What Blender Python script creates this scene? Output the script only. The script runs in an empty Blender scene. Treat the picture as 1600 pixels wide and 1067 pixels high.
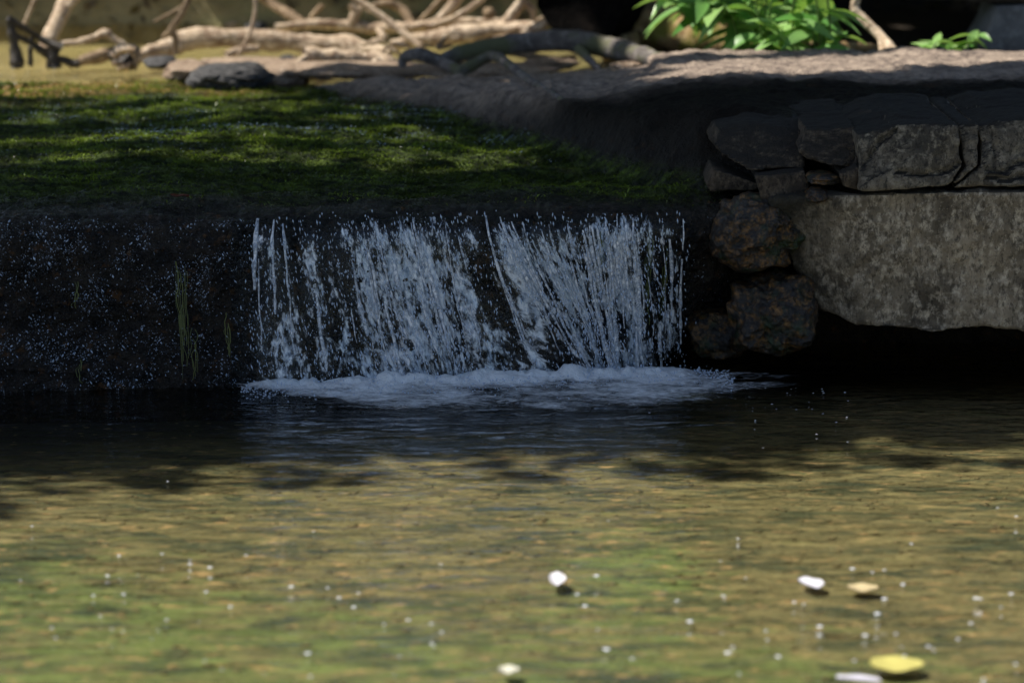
import bpy, bmesh, math, random
import numpy as np
from mathutils import Vector, Matrix

random.seed(7); RNG = np.random.default_rng(11)
R = math.radians
sc = bpy.context.scene
COL = sc.collection

# ------------------------------------------------------------------ camera, sky, sun, exposure
CAM = (0.0, -6.0, 1.3); PITCH = 11.5; LENS = 105.0
FPX = 1600 * LENS / 36.0
cd = bpy.data.cameras.new('camera'); cam = bpy.data.objects.new('camera', cd); COL.objects.link(cam)
cam.location = CAM; cam.rotation_euler = (R(90 - PITCH), 0, 0)
cd.lens = LENS; cd.sensor_width = 36; cd.clip_start = .1; cd.clip_end = 500
cd.dof.use_dof = True; cd.dof.focus_distance = 6.05; cd.dof.aperture_fstop = 3.0
sc.camera = cam

SUN_EL, SUN_AZ = 60.0, -80.0
Ldir = Vector((math.sin(R(SUN_AZ)) * math.cos(R(SUN_EL)), math.cos(R(SUN_AZ)) * math.cos(R(SUN_EL)), math.sin(R(SUN_EL))))
world = bpy.data.worlds.new('World'); sc.world = world; world.use_nodes = True
wn = world.node_tree; wn.nodes.clear()
sky = wn.nodes.new('ShaderNodeTexSky'); sky.sky_type = 'NISHITA'; sky.sun_disc = False
sky.sun_elevation = R(SUN_EL); sky.sun_rotation = R(SUN_AZ)
bg = wn.nodes.new('ShaderNodeBackground'); bg.inputs['Strength'].default_value = .085
wo = wn.nodes.new('ShaderNodeOutputWorld')
wn.links.new(sky.outputs[0], bg.inputs[0]); wn.links.new(bg.outputs[0], wo.inputs[0])
sd = bpy.data.lights.new('sun', 'SUN'); sd.energy = 5.0; sd.angle = R(.53); sd.color = (1.0, .94, .84)
sun = bpy.data.objects.new('sun', sd); COL.objects.link(sun)
sun.rotation_euler = Ldir.to_track_quat('Z', 'Y').to_euler(); sun.location = (-4, 0, 8)
sc.view_settings.view_transform = 'Standard'; sc.view_settings.look = 'None'
sc.view_settings.exposure = 0.48; sc.view_settings.gamma = 1; sc.view_settings.use_curve_mapping = False
sc.render.engine = 'CYCLES'
sc.cycles.use_denoising = True
sc.cycles.max_bounces = 8; sc.cycles.transparent_max_bounces = 24
sc.cycles.sample_clamp_indirect = 4

# ------------------------------------------------------------------ helpers
cp, sp = math.cos(R(PITCH)), math.sin(R(PITCH))
def ray(px, py):
    u = (px - 800) / FPX; v = (533.5 - py) / FPX
    return (u, cp + v * sp, -sp + v * cp)
def PY(px, py, Y):
    """point at depth Y (distance behind the lip of the fall)"""
    d = ray(px, py); t = (Y - CAM[1]) / d[1]
    return np.array((d[0] * t, Y, CAM[2] + d[2] * t))
def PZ(px, py, z):
    d = ray(px, py); t = (z - CAM[2]) / d[2]
    return np.array((d[0] * t, CAM[1] + d[1] * t, z))
def mpp(Y): return (Y + 6.0) / FPX * 1.01          # metres per pixel of the photo at depth Y

def _h(i, j, k, s):
    n = (i * 374761393 + j * 668265263 + k * 2147483647 + s * 1274126177) & 0xffffffff
    n = ((n ^ (n >> 13)) * 1274126177) & 0xffffffff
    n = (n ^ (n >> 16)) & 0xffffffff
    return n / 2147483648.0 - 1.0
def vnoise(p, s=0):
    p = np.asarray(p, dtype=float); f = np.floor(p); t = p - f; i = f.astype(np.int64)
    t = t * t * t * (t * (t * 6 - 15) + 10)
    x, y, z = i[..., 0], i[..., 1], i[..., 2]; a, b, c = t[..., 0], t[..., 1], t[..., 2]
    def L(dz):
        v00 = _h(x, y, z + dz, s); v10 = _h(x + 1, y, z + dz, s); v01 = _h(x, y + 1, z + dz, s); v11 = _h(x + 1, y + 1, z + dz, s)
        return (v00 * (1 - a) + v10 * a) * (1 - b) + (v01 * (1 - a) + v11 * a) * b
    return L(0) * (1 - c) + L(1) * c
def fbm(p, sc_=1.0, octv=4, s=0, gain=.5, stretch=(1, 1, 1)):
    p = np.asarray(p, float) * np.asarray(stretch) * sc_; out = 0; a = 1; tot = 0
    for o in range(octv):
        out = out + a * vnoise(p + 17.3 * o, s + o); tot += a; p = p * 2.03; a *= gain
    return out / tot
def sstep(a, b, x):
    t = np.clip((np.asarray(x, float) - a) / (b - a), 0, 1); return t * t * (3 - 2 * t)

def tag(o, label=None, cat=None, group=None, kind=None):
    if label: o['label'] = label
    if cat: o['category'] = cat
    if group: o['group'] = group
    if kind: o['kind'] = kind
    return o
def link(name, me, parent=None, loc=None):
    o = bpy.data.objects.new(name, me); COL.objects.link(o)
    if parent is not None: o.parent = parent
    if loc is not None: o.location = loc
    return o
def empty(name, loc=(0, 0, 0)):
    o = bpy.data.objects.new(name, None); COL.objects.link(o); o.location = loc; o.empty_display_size = .05; return o
def npmesh(name, V, F, mat=None, smooth=True, attrs=None):
    V = np.asarray(V, dtype=np.float32); F = np.asarray(F, dtype=np.int32)
    me = bpy.data.meshes.new(name); k = F.shape[1]
    me.vertices.add(len(V)); me.vertices.foreach_set('co', V.ravel())
    me.loops.add(F.size); me.loops.foreach_set('vertex_index', F.ravel())
    me.polygons.add(len(F)); me.polygons.foreach_set('loop_start', np.arange(0, F.size, k, dtype=np.int32))
    me.update(calc_edges=True)
    me.polygons.foreach_set('use_smooth', np.full(len(F), smooth))
    for n, a in (attrs or {}).items():
        at = me.attributes.new(n, 'FLOAT', 'POINT'); at.data.foreach_set('value', np.asarray(a, dtype=np.float32).ravel())
    if mat: me.materials.append(mat)
    return me
def gridF(nr, nc):
    i = np.arange(nr * nc).reshape(nr, nc)
    return np.stack([i[:-1, :-1], i[:-1, 1:], i[1:, 1:], i[1:, :-1]], -1).reshape(-1, 4)

# ------------------------------------------------------------------ material helpers
class NT:
    def __init__(s, name):
        s.m = bpy.data.materials.new(name); s.m.use_nodes = True; s.t = s.m.node_tree; s.t.nodes.clear()
        s.out = s.t.nodes.new('ShaderNodeOutputMaterial')
    def n(s, typ, **kw):
        nd = s.t.nodes.new(typ)
        for k, v in kw.items():
            if k.startswith('_'): setattr(nd, k[1:], v); continue
            key = int(k[1:]) if k[0] == 'i' and k[1:].isdigit() else k.replace('_', ' ')
            inp = nd.inputs[key]
            if hasattr(v, 'is_linked') or isinstance(v, bpy.types.NodeSocket): s.t.links.new(v, inp)
            else: inp.default_value = v
        return nd
    def co(s): return s.n('ShaderNodeNewGeometry').outputs['Position']
    def obj(s): return s.n('ShaderNodeTexCoord').outputs['Object']
    def scale(s, v, k): return s.n('ShaderNodeVectorMath', _operation='MULTIPLY', i0=v, i1=k).outputs[0]
    def noise(s, v, scale, detail=4, rough=.55, dist=0.0):
        return s.n('ShaderNodeTexNoise', Vector=v, Scale=scale, Detail=detail, Roughness=rough, Distortion=dist).outputs['Fac']
    def ramp(s, f, stops, interp='LINEAR'):
        nd = s.n('ShaderNodeValToRGB', Fac=f); cr = nd.color_ramp; cr.interpolation = interp
        while len(cr.elements) < len(stops): cr.elements.new(.5)
        for e, (p, c) in zip(cr.elements, stops):
            e.position = p; e.color = (c, c, c, 1) if isinstance(c, (int, float)) else (*c, 1)
        return nd.outputs['Color']
    def math(s, op, a, b=0.0, clamp=False):
        nd = s.n('ShaderNodeMath', _operation=op, i0=a, i1=b); nd.use_clamp = clamp; return nd.outputs[0]
    def mix(s, f, a, b, mode='MIX'):
        nd = s.n('ShaderNodeMix', _data_type='RGBA', _blend_type=mode)
        for i, v in ((0, f), (6, a), (7, b)):
            if isinstance(v, bpy.types.NodeSocket): s.t.links.new(v, nd.inputs[i])
            elif i == 0: nd.inputs[0].default_value = v
            else: nd.inputs[i].default_value = (*v, 1)
        return nd.outputs[2]
    def attr(s, name): return s.n('ShaderNodeAttribute', _attribute_name=name).outputs['Fac']
    def bump(s, h, strength=.5, dist=.01, normal=None):
        kw = dict(Height=h, Strength=strength, Distance=dist)
        if normal is not None: kw['Normal'] = normal
        return s.n('ShaderNodeBump', **kw).outputs[0]
    def bsdf(s, col, rough=.8, spec=.4, normal=None, coat=0.0, coat_rough=.1, sub=0.0):
        kw = {'Base Color': col if isinstance(col, bpy.types.NodeSocket) else (*col, 1), 'Roughness': rough}
        nd = s.t.nodes.new('ShaderNodeBsdfPrincipled')
        for k, v in list(kw.items()) + [('Specular IOR Level', spec), ('Coat Weight', coat), ('Coat Roughness', coat_rough)]:
            if isinstance(v, bpy.types.NodeSocket): s.t.links.new(v, nd.inputs[k])
            else: nd.inputs[k].default_value = v
        if normal is not None: s.t.links.new(normal, nd.inputs['Normal'])
        return nd.outputs[0]
    def surf(s, sh): s.t.links.new(sh, s.out.inputs['Surface']); return s.m

def rock_mat(name, base, dark, pale, scale=1.0, rough=.85, spec=.3, green=None, speck=1.0, streak=1.0, top_shade=0.0, left_shade=None):
    t = NT(name); p = t.scale(t.co(), (1, 1, streak))
    c = t.mix(t.ramp(t.noise(p, 9 * scale, 5, .6), [(.35, 0.), (.65, 1.)]), dark, base)
    c = t.mix(t.ramp(t.noise(p, 55 * scale, 4, .7), [(.48, 0.), (.68, 1.)]), c, pale)
    sp_ = t.ramp(t.noise(t.scale(p, (1, 1, .6)), 130 * scale, 3, .75), [(.36, 1.), (.5, 0.)])
    c = t.mix(t.math('MULTIPLY', sp_, .8 * speck), c, tuple(d * .35 for d in dark))
    if green: c = t.mix(t.ramp(t.noise(p, 16, 4, .6), [(.52, 0.), (.66, 1.)]), c, green)
    if top_shade:      # dark mix on upward faces: shade of the top put into the colour
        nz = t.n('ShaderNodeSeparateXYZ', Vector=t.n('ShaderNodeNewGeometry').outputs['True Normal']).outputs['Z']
        c = t.mix(t.ramp(t.math('ADD', nz, t.math('MULTIPLY', t.math('SUBTRACT', t.noise(p, 18, 4), .5), .7)), [(.42, 0.), (.75, top_shade)]), c, (.016, .014, .011))
    if left_shade: # left end fades dark: fall-off of light put into the colour
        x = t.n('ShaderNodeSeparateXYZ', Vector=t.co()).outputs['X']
        c = t.mix(t.ramp(t.math('ADD', x, t.math('MULTIPLY', t.math('SUBTRACT', t.noise(t.co(), 13, 5, .7), .5), .30)), [(left_shade[0], .96), (left_shade[1], 0.)]), c, (.020, .018, .012))
    h = t.math('ADD', t.noise(p, 45 * scale, 6, .7), t.math('MULTIPLY', t.noise(p, 190 * scale, 3, .7), .35))
    return t.surf(t.bsdf(c, rough, spec, t.bump(h, .9, .012)))

def bark_mat(name, base, dark, pale, rough=.8, spec=.25, moss=None, sc_=1.0):
    t = NT(name); p = t.co()
    c = t.mix(t.ramp(t.noise(p, 14 * sc_, 5, .65), [(.35, 0.), (.62, 1.)]), dark, base)
    c = t.mix(t.ramp(t.noise(p, 60 * sc_, 4, .6), [(.5, 0.), (.7, 1.)]), c, pale)
    if moss: c = t.mix(t.ramp(t.noise(p, 8, 4, .6), [(.5, 0.), (.62, 1.)]), c, moss)
    h = t.noise(p, 70 * sc_, 5, .7)
    return t.surf(t.bsdf(c, rough, spec, t.bump(h, .7, .01)))

def leaf_mat(name, a, b, trans=.35, rough=.4, attr=True):
    t = NT(name)
    f = t.attr('tone') if attr else t.n('ShaderNodeObjectInfo').outputs['Random']
    c = t.mix(f, a, b)
    d = t.bsdf(c, rough, .5)
    tr = t.n('ShaderNodeBsdfTranslucent', Color=t.mix(.5, c, (.35, .5, .05), 'MIX')).outputs[0]
    return t.surf(t.n('ShaderNodeMixShader', Fac=trans, i1=d, i2=tr).outputs[0])

# ledge: wet black rock on the face, moss on the top, drier rock to the right
def ledge_mat():
    t = NT('wet_ledge_rock'); p = t.co()
    moss, face, dry = t.attr('moss'), t.attr('face'), t.attr('dry')
    rock = t.mix(t.ramp(t.noise(p, 20, 5, .6), [(.35, 0.), (.65, 1.)]), (.006, .0055, .005), (.026, .021, .016))
    rock = t.mix(t.ramp(t.noise(p, 38, 3, .6), [(.60, 0.), (.72, 1.)]), rock, (.07, .035, .014))
    dryc = t.mix(t.ramp(t.noise(p, 30, 5, .7), [(.35, 0.), (.65, 1.)]), (.17, .135, .115), (.48, .38, .30)); dryc = t.mix(t.attr('damp'), dryc, t.mix(t.noise(p, 25, 4), (.006, .005, .004), (.024, .019, .014)))
    c = t.mix(dry, rock, dryc)
    ms = t.scale(p, (.55, 1.5, 1.))
    mc = t.mix(t.ramp(t.noise(ms, 34, 5, .7), [(.45, 0.), (.65, 1.)]), (.010, .016, .005), (.11, .16, .022))
    c = t.mix(moss, c, mc)
    c = t.mix(t.attr('soilm'), c, (.02, .015, .01))
    c = t.mix(t.attr('ochre'), c, t.mix(t.noise(p, 30, 4), (.16, .11, .035), (.34, .22, .08)))
    h = t.math('ADD', t.noise(p, 85, 4, .65), t.math('MULTIPLY', t.noise(p, 260, 2, .6), .5))
    nb = t.bump(h, 1.0, .012)
    ro = t.math('ADD', .09, t.math('MULTIPLY', t.math('MAXIMUM', dry, t.math('MULTIPLY', moss, .45)), .6))
    spec = t.math('SUBTRACT', .22, t.math('MULTIPLY', dry, .14))
    return t.surf(t.bsdf(c, ro, spec, nb, coat=0.0))

def bed_mat():
    t = NT('stream_bed'); p = t.co()
    q = t.scale(p, (.95, 1.9, 1))
    f1 = t.noise(q, 3.2, 6, .65, .4); f2 = t.noise(q, 14, 5, .7); f3 = t.noise(t.scale(p, (.6, 1.6, 1)), 1.3, 3, .5)
    c = t.mix(t.ramp(f2, [(.3, 0.), (.66, 1.)]), (.07, .060, .028), (.25, .205, .10))
    c = t.mix(t.ramp(t.math('ADD', t.attr('green'), t.math('MULTIPLY', t.math('SUBTRACT', t.noise(t.scale(p, (.7, 2.2, 1)), 9, 6, .72), .5), 3.4)), [(.30, 0.), (.95, .8)]), c, t.mix(f2, (.045, .075, .02), (.21, .28, .085)))  # algae green; the near patches also paint in the mirrored foliage
    c = t.mix(t.ramp(t.noise(t.scale(p, (.5, 2.6, 1)), 5, 4, .6), [(.34, .7), (.44, 0.)]), c, (.05, .06, .03))
    c = t.mix(t.ramp(f1, [(.36, .85), (.46, 0.)]), c, (.045, .055, .03))
    c = t.mix(t.ramp(t.noise(q, 26, 3, .6), [(.58, 0.), (.70, .8)]), c, (.48, .30, .15))
    c = t.mix(t.ramp(t.noise(t.scale(p, (.8, 2.4, 1)), 9, 5, .7, .6), [(.38, .85), (.48, 0.)]), c, (.03, .045, .03))
    c = t.mix(t.ramp(t.noise(t.scale(p, (.7, 1.6, 1)), 22, 3, .6, .2), [(.3, .8), (.4, 0.)]), c, (.06, .06, .035))
    # soil and leaf litter away from the channel
    c = t.mix(t.attr('upstream'), c, t.mix(f1, (.40, .30, .12), (.60, .50, .26)))
    c = t.mix(t.attr('scour'), c, t.mix(f2, (.006, .008, .008), (.03, .028, .018)))  # darkens the bed under the fall: shade put into the colour
    soil = t.mix(t.noise(p, 12, 5, .7), (.008, .006, .004), (.05, .035, .022))
    c = t.mix(t.attr('soil'), c, soil)
    h = t.noise(p, 30, 5, .7)
    return t.surf(t.bsdf(c, .75, .3, t.bump(h, .7, .02)))

def water_mat(name, tint, k=(1., 3.2, 1.), s1=9., s2=34., strength=.6, rough=.03, dist=.02):
    t = NT(name); p = t.co(); q = t.scale(p, k)
    h = t.math('ADD', t.math('ADD', t.noise(q, s1, 3, .5, .3), t.math('MULTIPLY', t.noise(q, s1 * .3, 2, .5, .5), 1.4)), t.math('MULTIPLY', t.noise(q, s2, 3, .5, .2), .22))
    nb = t.bump(h, strength, dist)
    fr = t.n('ShaderNodeFresnel', IOR=1.33, Normal=nb).outputs[0]
    tr = t.n('ShaderNodeBsdfTransparent', Color=(*tint, 1)).outputs[0]
    gl = t.n('ShaderNodeBsdfGlossy', Color=(1, 1, 1, 1), Roughness=rough, Normal=nb).outputs[0]
    return t.surf(t.n('ShaderNodeMixShader', Fac=fr, i1=tr, i2=gl).outputs[0])

def fall_mat(name, lo, hi, kx=60., kz=9., fine=True):
    """aerated falling water: streaks of white froth between clear gaps; 'dens' says how much water falls there"""
    t = NT(name)
    uv = t.n('ShaderNodeCombineXYZ', X=t.attr('su'), Y=t.attr('sv'), Z=t.attr('sw')).outputs[0]
    a = t.noise(t.scale(uv, (kx, kz, 1)), 1.0, 4, .62, .9)
    b = t.noise(t.scale(uv, (kx * 2.6, kz * 3.4, 1)), 1.0, 3, .6, .6)
    f = t.math('ADD', t.math('MULTIPLY', a, .62), t.math('MULTIPLY', b, .38))
    f = t.math('ADD', f, t.math('MULTIPLY', t.math('SUBTRACT', t.attr('dens'), .5), .34))
    al = t.ramp(f, [(lo, 0.), (hi, 1.)])
    nb = t.bump(f, .9, .012)
    col = t.mix(t.ramp(b, [(.36, 0.), (.62, 1.)]), (.30, .38, .50), (.97, .98, 1.))
    w = t.bsdf(col, .22, .7, nb)
    gl = t.n('ShaderNodeBsdfGlossy', Color=(1, 1, 1, 1), Roughness=.12, Normal=nb).outputs[0]
    tr = t.n('ShaderNodeBsdfTransparent', Color=(.97, .99, 1, 1)).outputs[0]
    clear = t.n('ShaderNodeMixShader', Fac=t.math('MULTIPLY', .03, t.attr('dens')), i1=tr, i2=gl).outputs[0]
    return t.surf(t.n('ShaderNodeMixShader', Fac=t.math('MULTIPLY', al, .93), i1=clear, i2=w).outputs[0])

def foam_mat():
    t = NT('white_foam'); p = t.co()
    n1 = t.noise(t.scale(p, (1, 2., 1)), 60, 5, .7); n2 = t.noise(t.scale(p, (1, 1.6, 1)), 10, 4, .6, .6)
    f = t.math('ADD', t.attr('dens'), t.math('MULTIPLY', t.math('SUBTRACT', n2, .5), 1.3))
    f = t.math('ADD', f, t.math('MULTIPLY', t.math('SUBTRACT', n1, .5), 1.0))
    al = t.ramp(f, [(.42, 0.), (1.0, .95)])
    nb = t.bump(t.noise(p, 230, 3, .7), .8, .006)
    w = t.bsdf(t.mix(n1, (.66, .73, .78), (.95, .97, .98)), .35, .6, nb)
    tr = t.n('ShaderNodeBsdfTransparent', Color=(1, 1, 1, 1)).outputs[0]
    return t.surf(t.n('ShaderNodeMixShader', Fac=al, i1=tr, i2=w).outputs[0])

M = {}
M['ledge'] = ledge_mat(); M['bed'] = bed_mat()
M['pool'] = water_mat('pool_water', (.93, .95, .86), k=(1.5, 3.2, 1.))
M['stream'] = water_mat('stream_water', (.96, .97, .88), s1=14, s2=50, strength=.3)
M['fall'] = fall_mat('falling_water', .515, .64, 46., 15.)
M['strand'] = fall_mat('falling_strand', .44, .62, 90., 22.)
M['foam'] = foam_mat()
M['slab'] = rock_mat('sandstone_slab', (.175, .145, .105), (.06, .052, .04), (.29, .25, .185), 1.0, top_shade=.95)
M['block'] = rock_mat('pitted_rock', (.36, .29, .20), (.10, .08, .055), (.60, .51, .38), 1.0, speck=.85, streak=.75, top_shade=.8, left_shade=(.57, .72))
M['damp_slab'] = rock_mat('damp_slab', (.085, .064, .044), (.03, .024, .018), (.15, .115, .08), 1.0, top_shade=.9)  # darker brown mix for the left slab pieces and loose stones
M['dark_rock'] = rock_mat('dark_damp_rock', (.075, .072, .072), (.03, .03, .032), (.13, .125, .125), 1.0, .6, .4)  # dark grey stone; on the boulder behind the moss it stands in for shade
M['tan_rock'] = rock_mat('pale_pink_rock', (.42, .31, .22), (.22, .15, .10), (.60, .47, .36), 1.0)
M['moss_rock'] = rock_mat('mossy_wet_rock', (.022, .018, .014), (.008, .007, .006), (.24, .12, .03), 1.0, .3, .6, green=(.014, .03, .010))
M['pale_wood'] = bark_mat('bleached_wood', (.56, .43, .30), (.22, .14, .09), (.80, .66, .50))
M['brown_wood'] = bark_mat('brown_wood', (.30, .21, .13), (.12, .08, .05), (.45, .34, .22))
M['grey_wood'] = bark_mat('grey_weathered_wood', (.19, .165, .15), (.08, .07, .065), (.30, .27, .25), moss=(.13, .13, .07))
M['dark_wood'] = bark_mat('dark_wet_wood', (.035, .026, .02), (.012, .01, .008), (.08, .06, .04), .4, .5)
M['black_bark'] = bark_mat('charred_bark', (.005, .004, .0035), (.002, .002, .002), (.013, .010, .008), .95, .06)  # near-black bark: the shade on the trunk end is in its colour
M['mossy_bark'] = bark_mat('ochre_mossy_bark', (.34, .22, .10), (.07, .045, .02), (.50, .38, .20), moss=(.17, .16, .03))
M['trunk'] = bark_mat('forest_bark', (.10, .08, .06), (.04, .03, .024), (.16, .13, .10))
M['concrete'] = rock_mat('old_concrete', (.25, .24, .23), (.14, .135, .13), (.34, .33, .31), .8, speck=.3)
M['plank'] = bark_mat('bridge_timber', (.11, .075, .05), (.05, .035, .025), (.16, .11, .08))
M['moss_leaf'] = leaf_mat('moss_shoot', (.010, .020, .005), (.27, .37, .04), .2, .3)
M['canopy'] = leaf_mat('canopy_leaf', (.03, .06, .012), (.07, .13, .02), .25, .45)
M['forest'] = leaf_mat('forest_leaf', (.035, .07, .015), (.12, .20, .035), .35, .45)
M['herb'] = leaf_mat('bright_herb_leaf', (.09, .28, .05), (.34, .56, .18), .35, .35, attr=False)
M['algae'] = leaf_mat('algae', (.03, .045, .01), (.15, .17, .03), .2, .3)

# ------------------------------------------------------------------ ground: pool bed, stream bed, banks, one sheet
def terrain(x, y):
    p = np.stack([x, y, np.zeros_like(x)], -1)
    pool = -.050 + .006 * fbm(p, 2.2, 4, 3, stretch=(.8, 1.6, 1)) + .038 * sstep(-.5, -1.2, y)
    stream = .325 + .012 * fbm(p, 3, 3, 5) - .02 * sstep(2.4, 3.2, y)
    z = pool + (stream + .0 - pool) * sstep(1.5, 2.1, y)
    z = np.where((y > .45) & (y < 1.5), -.15, z)
    rb = sstep(.1, .45, x + .25 * (y < 0)) * sstep(1.3, 1.6, y)                   # bank behind the right slab
    z = z * (1 - rb) + (.40 + .02 * fbm(p, 4, 3, 9)) * rb
    far = sstep(3.84, 4.12, y + .18 * fbm(p, 1.2, 2, 12))
    z = z + far * (.38 + .10 * fbm(p, 1.5, 4, 21)) + .16 * np.clip(y - 4.4, 0, 30)
    side = sstep(2.7, 3.6, np.abs(x) + .3 * fbm(p, .8, 2, 31))
    z = z * (1 - side) + (np.maximum(z, .55) + .12 * fbm(p, .7, 4, 41) + .03 * np.clip(np.abs(x) - 3, 0, 30)) * side
    near = sstep(-9, -10.5, y); z = z + near * .7
    z = z - .02 * np.exp(-((y + .0) / .25) ** 2) * (y < 1)
    soil = np.clip(np.maximum(np.maximum(side, far), rb), 0, 1)
    return z, soil
def axis(lo, hi, c0, c1, n, m):
    a = np.linspace(c0, c1, n); k = np.linspace(0, 1, m + 1)[1:] ** 2.2
    return np.concatenate([(c0 - (c0 - lo) * k)[::-1], a, c1 + (hi - c1) * k])
gx = axis(-60, 60, -2.2, 2.2, 260, 30); gy = axis(-40, 90, -2.6, 6, 420, 30)
X, Y = np.meshgrid(gx, gy)
Z, soil = terrain(X, Y)
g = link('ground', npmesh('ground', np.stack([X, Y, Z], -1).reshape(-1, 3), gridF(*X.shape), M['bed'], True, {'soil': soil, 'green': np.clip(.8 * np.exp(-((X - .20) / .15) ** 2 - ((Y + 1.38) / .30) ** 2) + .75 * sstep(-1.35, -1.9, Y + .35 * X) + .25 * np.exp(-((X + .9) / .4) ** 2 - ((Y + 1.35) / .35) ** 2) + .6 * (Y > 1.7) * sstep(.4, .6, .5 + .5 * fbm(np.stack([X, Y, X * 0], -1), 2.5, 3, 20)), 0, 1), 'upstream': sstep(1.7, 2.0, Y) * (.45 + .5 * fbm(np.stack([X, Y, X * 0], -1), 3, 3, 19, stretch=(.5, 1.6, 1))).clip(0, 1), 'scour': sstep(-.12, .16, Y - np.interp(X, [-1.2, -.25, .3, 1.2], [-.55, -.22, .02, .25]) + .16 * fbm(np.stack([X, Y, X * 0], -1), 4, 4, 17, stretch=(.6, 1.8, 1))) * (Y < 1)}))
tag(g, 'shallow stream bed of ochre silt and algae rising to dark soil banks', kind='structure')

# ------------------------------------------------------------------ water surfaces
def water_sheet(name, x0, x1, y0, y1, nx, ny, z, mat, amp, label):
    X, Y = np.meshgrid(np.linspace(x0, x1, nx), np.linspace(y0, y1, ny))
    p = np.stack([X, Y, X * 0], -1)
    zz = z + amp * fbm(p, 7, 3, 77, stretch=(.7, 2.4, 1)) * (1 + 2.2 * np.exp(-((X - .05) / .55) ** 2 - ((Y + .05) / .3) ** 2))
    o = link(name, npmesh(name, np.stack([X, Y, zz], -1).reshape(-1, 3), gridF(ny, nx), mat))
    tag(o, label, kind='structure')
water_sheet('pool_water', -3.4, 3.4, -9.5, .62, 420, 900, 0.0, M['pool'], .0022, 'clear rippled pool water below the small waterfall')
water_sheet('stream_water', -3.4, .6, 1.72, 4.9, 260, 220, .358, M['stream'], .0012, 'still shallow stream water above the mossy ledge')

# ------------------------------------------------------------------ the ledge
def ybase(x): return np.interp(x, [-3, -1.03, -.54, 0, .26, .39, .6, 3], [-.15, -.11, -.06, .03, .12, .26, .38, .40])
def ylip(x): return np.interp(x, [-3, -1.03, -.5, .3, .42, .55, .7, 3], [-.03, -.02, -.01, .02, .05, .22, .36, .38])
BX = [-3.5, -.75, -.60, -.29, 0, .14, .27, .40, .7, 3.5]; BY = [2.3, 2.2, 2.04, 1.49, 1.0, .66, .40, .26, .1, .1]
def ledge_top(x, y):
    p = np.stack([x, y, x * 0], -1)
    yb = np.interp(x, BX, BY) + .05 * fbm(p, 5, 3, 51)
    m = sstep(-.02, .20, (y - yb) * .85)
    hh = np.interp(x, [-.8, -.5, -.1, .2, .45, .9, 3], [.02, .070, .095, .125, .160, .165, .17]) * (1 - .35 * sstep(1.2, 1.9, y) * (x < .35))
    back = sstep(2.2, 1.85, y) * (x < .3) + 1.0 * (x >= .3)
    z = .345 + .012 * sstep(.2, 1.6, y) * (1 - m) + .009 * fbm(p, 4, 3, 61) * (1 - m) + hh * m * back + .010 * m * fbm(p, 4, 3, 63)
    return z, m
nc = 900
cx = np.concatenate([np.linspace(-3.3, -1.32, 60), np.linspace(-1.3, 1.25, nc - 100), np.linspace(1.28, 3.3, 40)])
nf, nt = 230, 260
rows = []
tf = np.linspace(0, 1, nf)
yb_, yl_ = ybase(cx), ylip(cx)
VX = np.repeat(cx[None], nf + nt, 0); VY = np.zeros_like(VX); VZ = np.zeros_like(VX)
lipz = ledge_top(cx, yl_ + .10)[0]
for i, t in enumerate(tf):                                        # the face, rounded into the lip
    z = -.12 + t * (lipz + .12)
    k = np.clip((z - (lipz - .075)) / .075, 0, 1)
    VY[i] = yb_ + (yl_ - yb_) * np.clip((z) / lipz, -.2, 1) + .10 * (1 - np.sqrt(np.maximum(0, 1 - k ** 2)))
    VZ[i] = z
ty = np.linspace(0, 1, nt + 1)[1:] ** 1.0
for j, t in enumerate(ty):
    VY[nf + j] = (yl_ + .10) * (1 - t) + 2.35 * t
    VZ[nf + j] = ledge_top(cx, VY[nf + j])[0] + .022 * (1 - ledge_top(cx, VY[nf + j])[1]) * sstep(.12, .85, VY[nf + j]) * sstep(1.95, 1.3, VY[nf + j]) * sstep(.3, -.5, cx)
    VZ[nf + j] -= .14 * sstep(.93, 1.0, t) * (cx < .3)
    VZ[nf + j] -= .16 * sstep(1.60, 1.72, VY[nf + j] + .05 * fbm(np.stack([cx, cx * 0, cx * 0], -1), 6, 3, 64)) * sstep(.26, .36, cx)
P3 = np.stack([VX, VY, VZ], -1)
_, mrock = ledge_top(VX, VY)
facem = np.zeros_like(VX); facem[:nf] = 1; fw = sstep(nf + 14, nf - 26, np.arange(nf + nt))[:, None] * np.ones_like(VX)
ta = np.gradient(P3, axis=0); tb = np.gradient(P3, axis=1); N = np.cross(tb, ta); N /= np.linalg.norm(N, axis=-1, keepdims=True) + 1e-9
lump = .020 * fbm(P3, 9, 3, 71) + .011 * fbm(P3, 34, 3, 73, stretch=(1, 1, .75)) + .0045 * fbm(P3, 110, 2, 75)
ledgy = .022 * np.round(fbm(P3, 5, 2, 79, stretch=(.5, 1, 3)) * 2.2) / 2.2
disp = fw * (lump + ledgy * .6) + (1 - fw) * (mrock * ((.012 + .012 * (VX < .1)) * fbm(P3, 8, 4, 80) + .007 * fbm(P3, 24, 3, 81) + .004 * fbm(P3, 60, 2, 83)) + (1 - mrock) * (.022 * fbm(P3, 9, 3, 84, stretch=(.5, 1.4, 1)) + .010 * fbm(P3, 30, 4, 85, stretch=(.6, 1.4, 1)) + .004 * fbm(P3, 90, 2, 87)))
P3 = P3 + N * disp[..., None]
mossm = (1 - fw) * sstep(.38, .12, mrock) * sstep(-.5, .1, fbm(P3, 3, 3, 91) + .35)
mossm *= sstep(.62, .2, VX) * sstep(.08, .34, VY + .05 * fbm(P3, 6, 2, 92))
ochre = sstep(1.55, 1.9, VY + .15 * fbm(P3, 4, 3, 93)) * (1 - mrock) * sstep(-.1, .35, fbm(P3, 4, 3, 95, stretch=(.6, 2, 1)) + .15)
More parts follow.
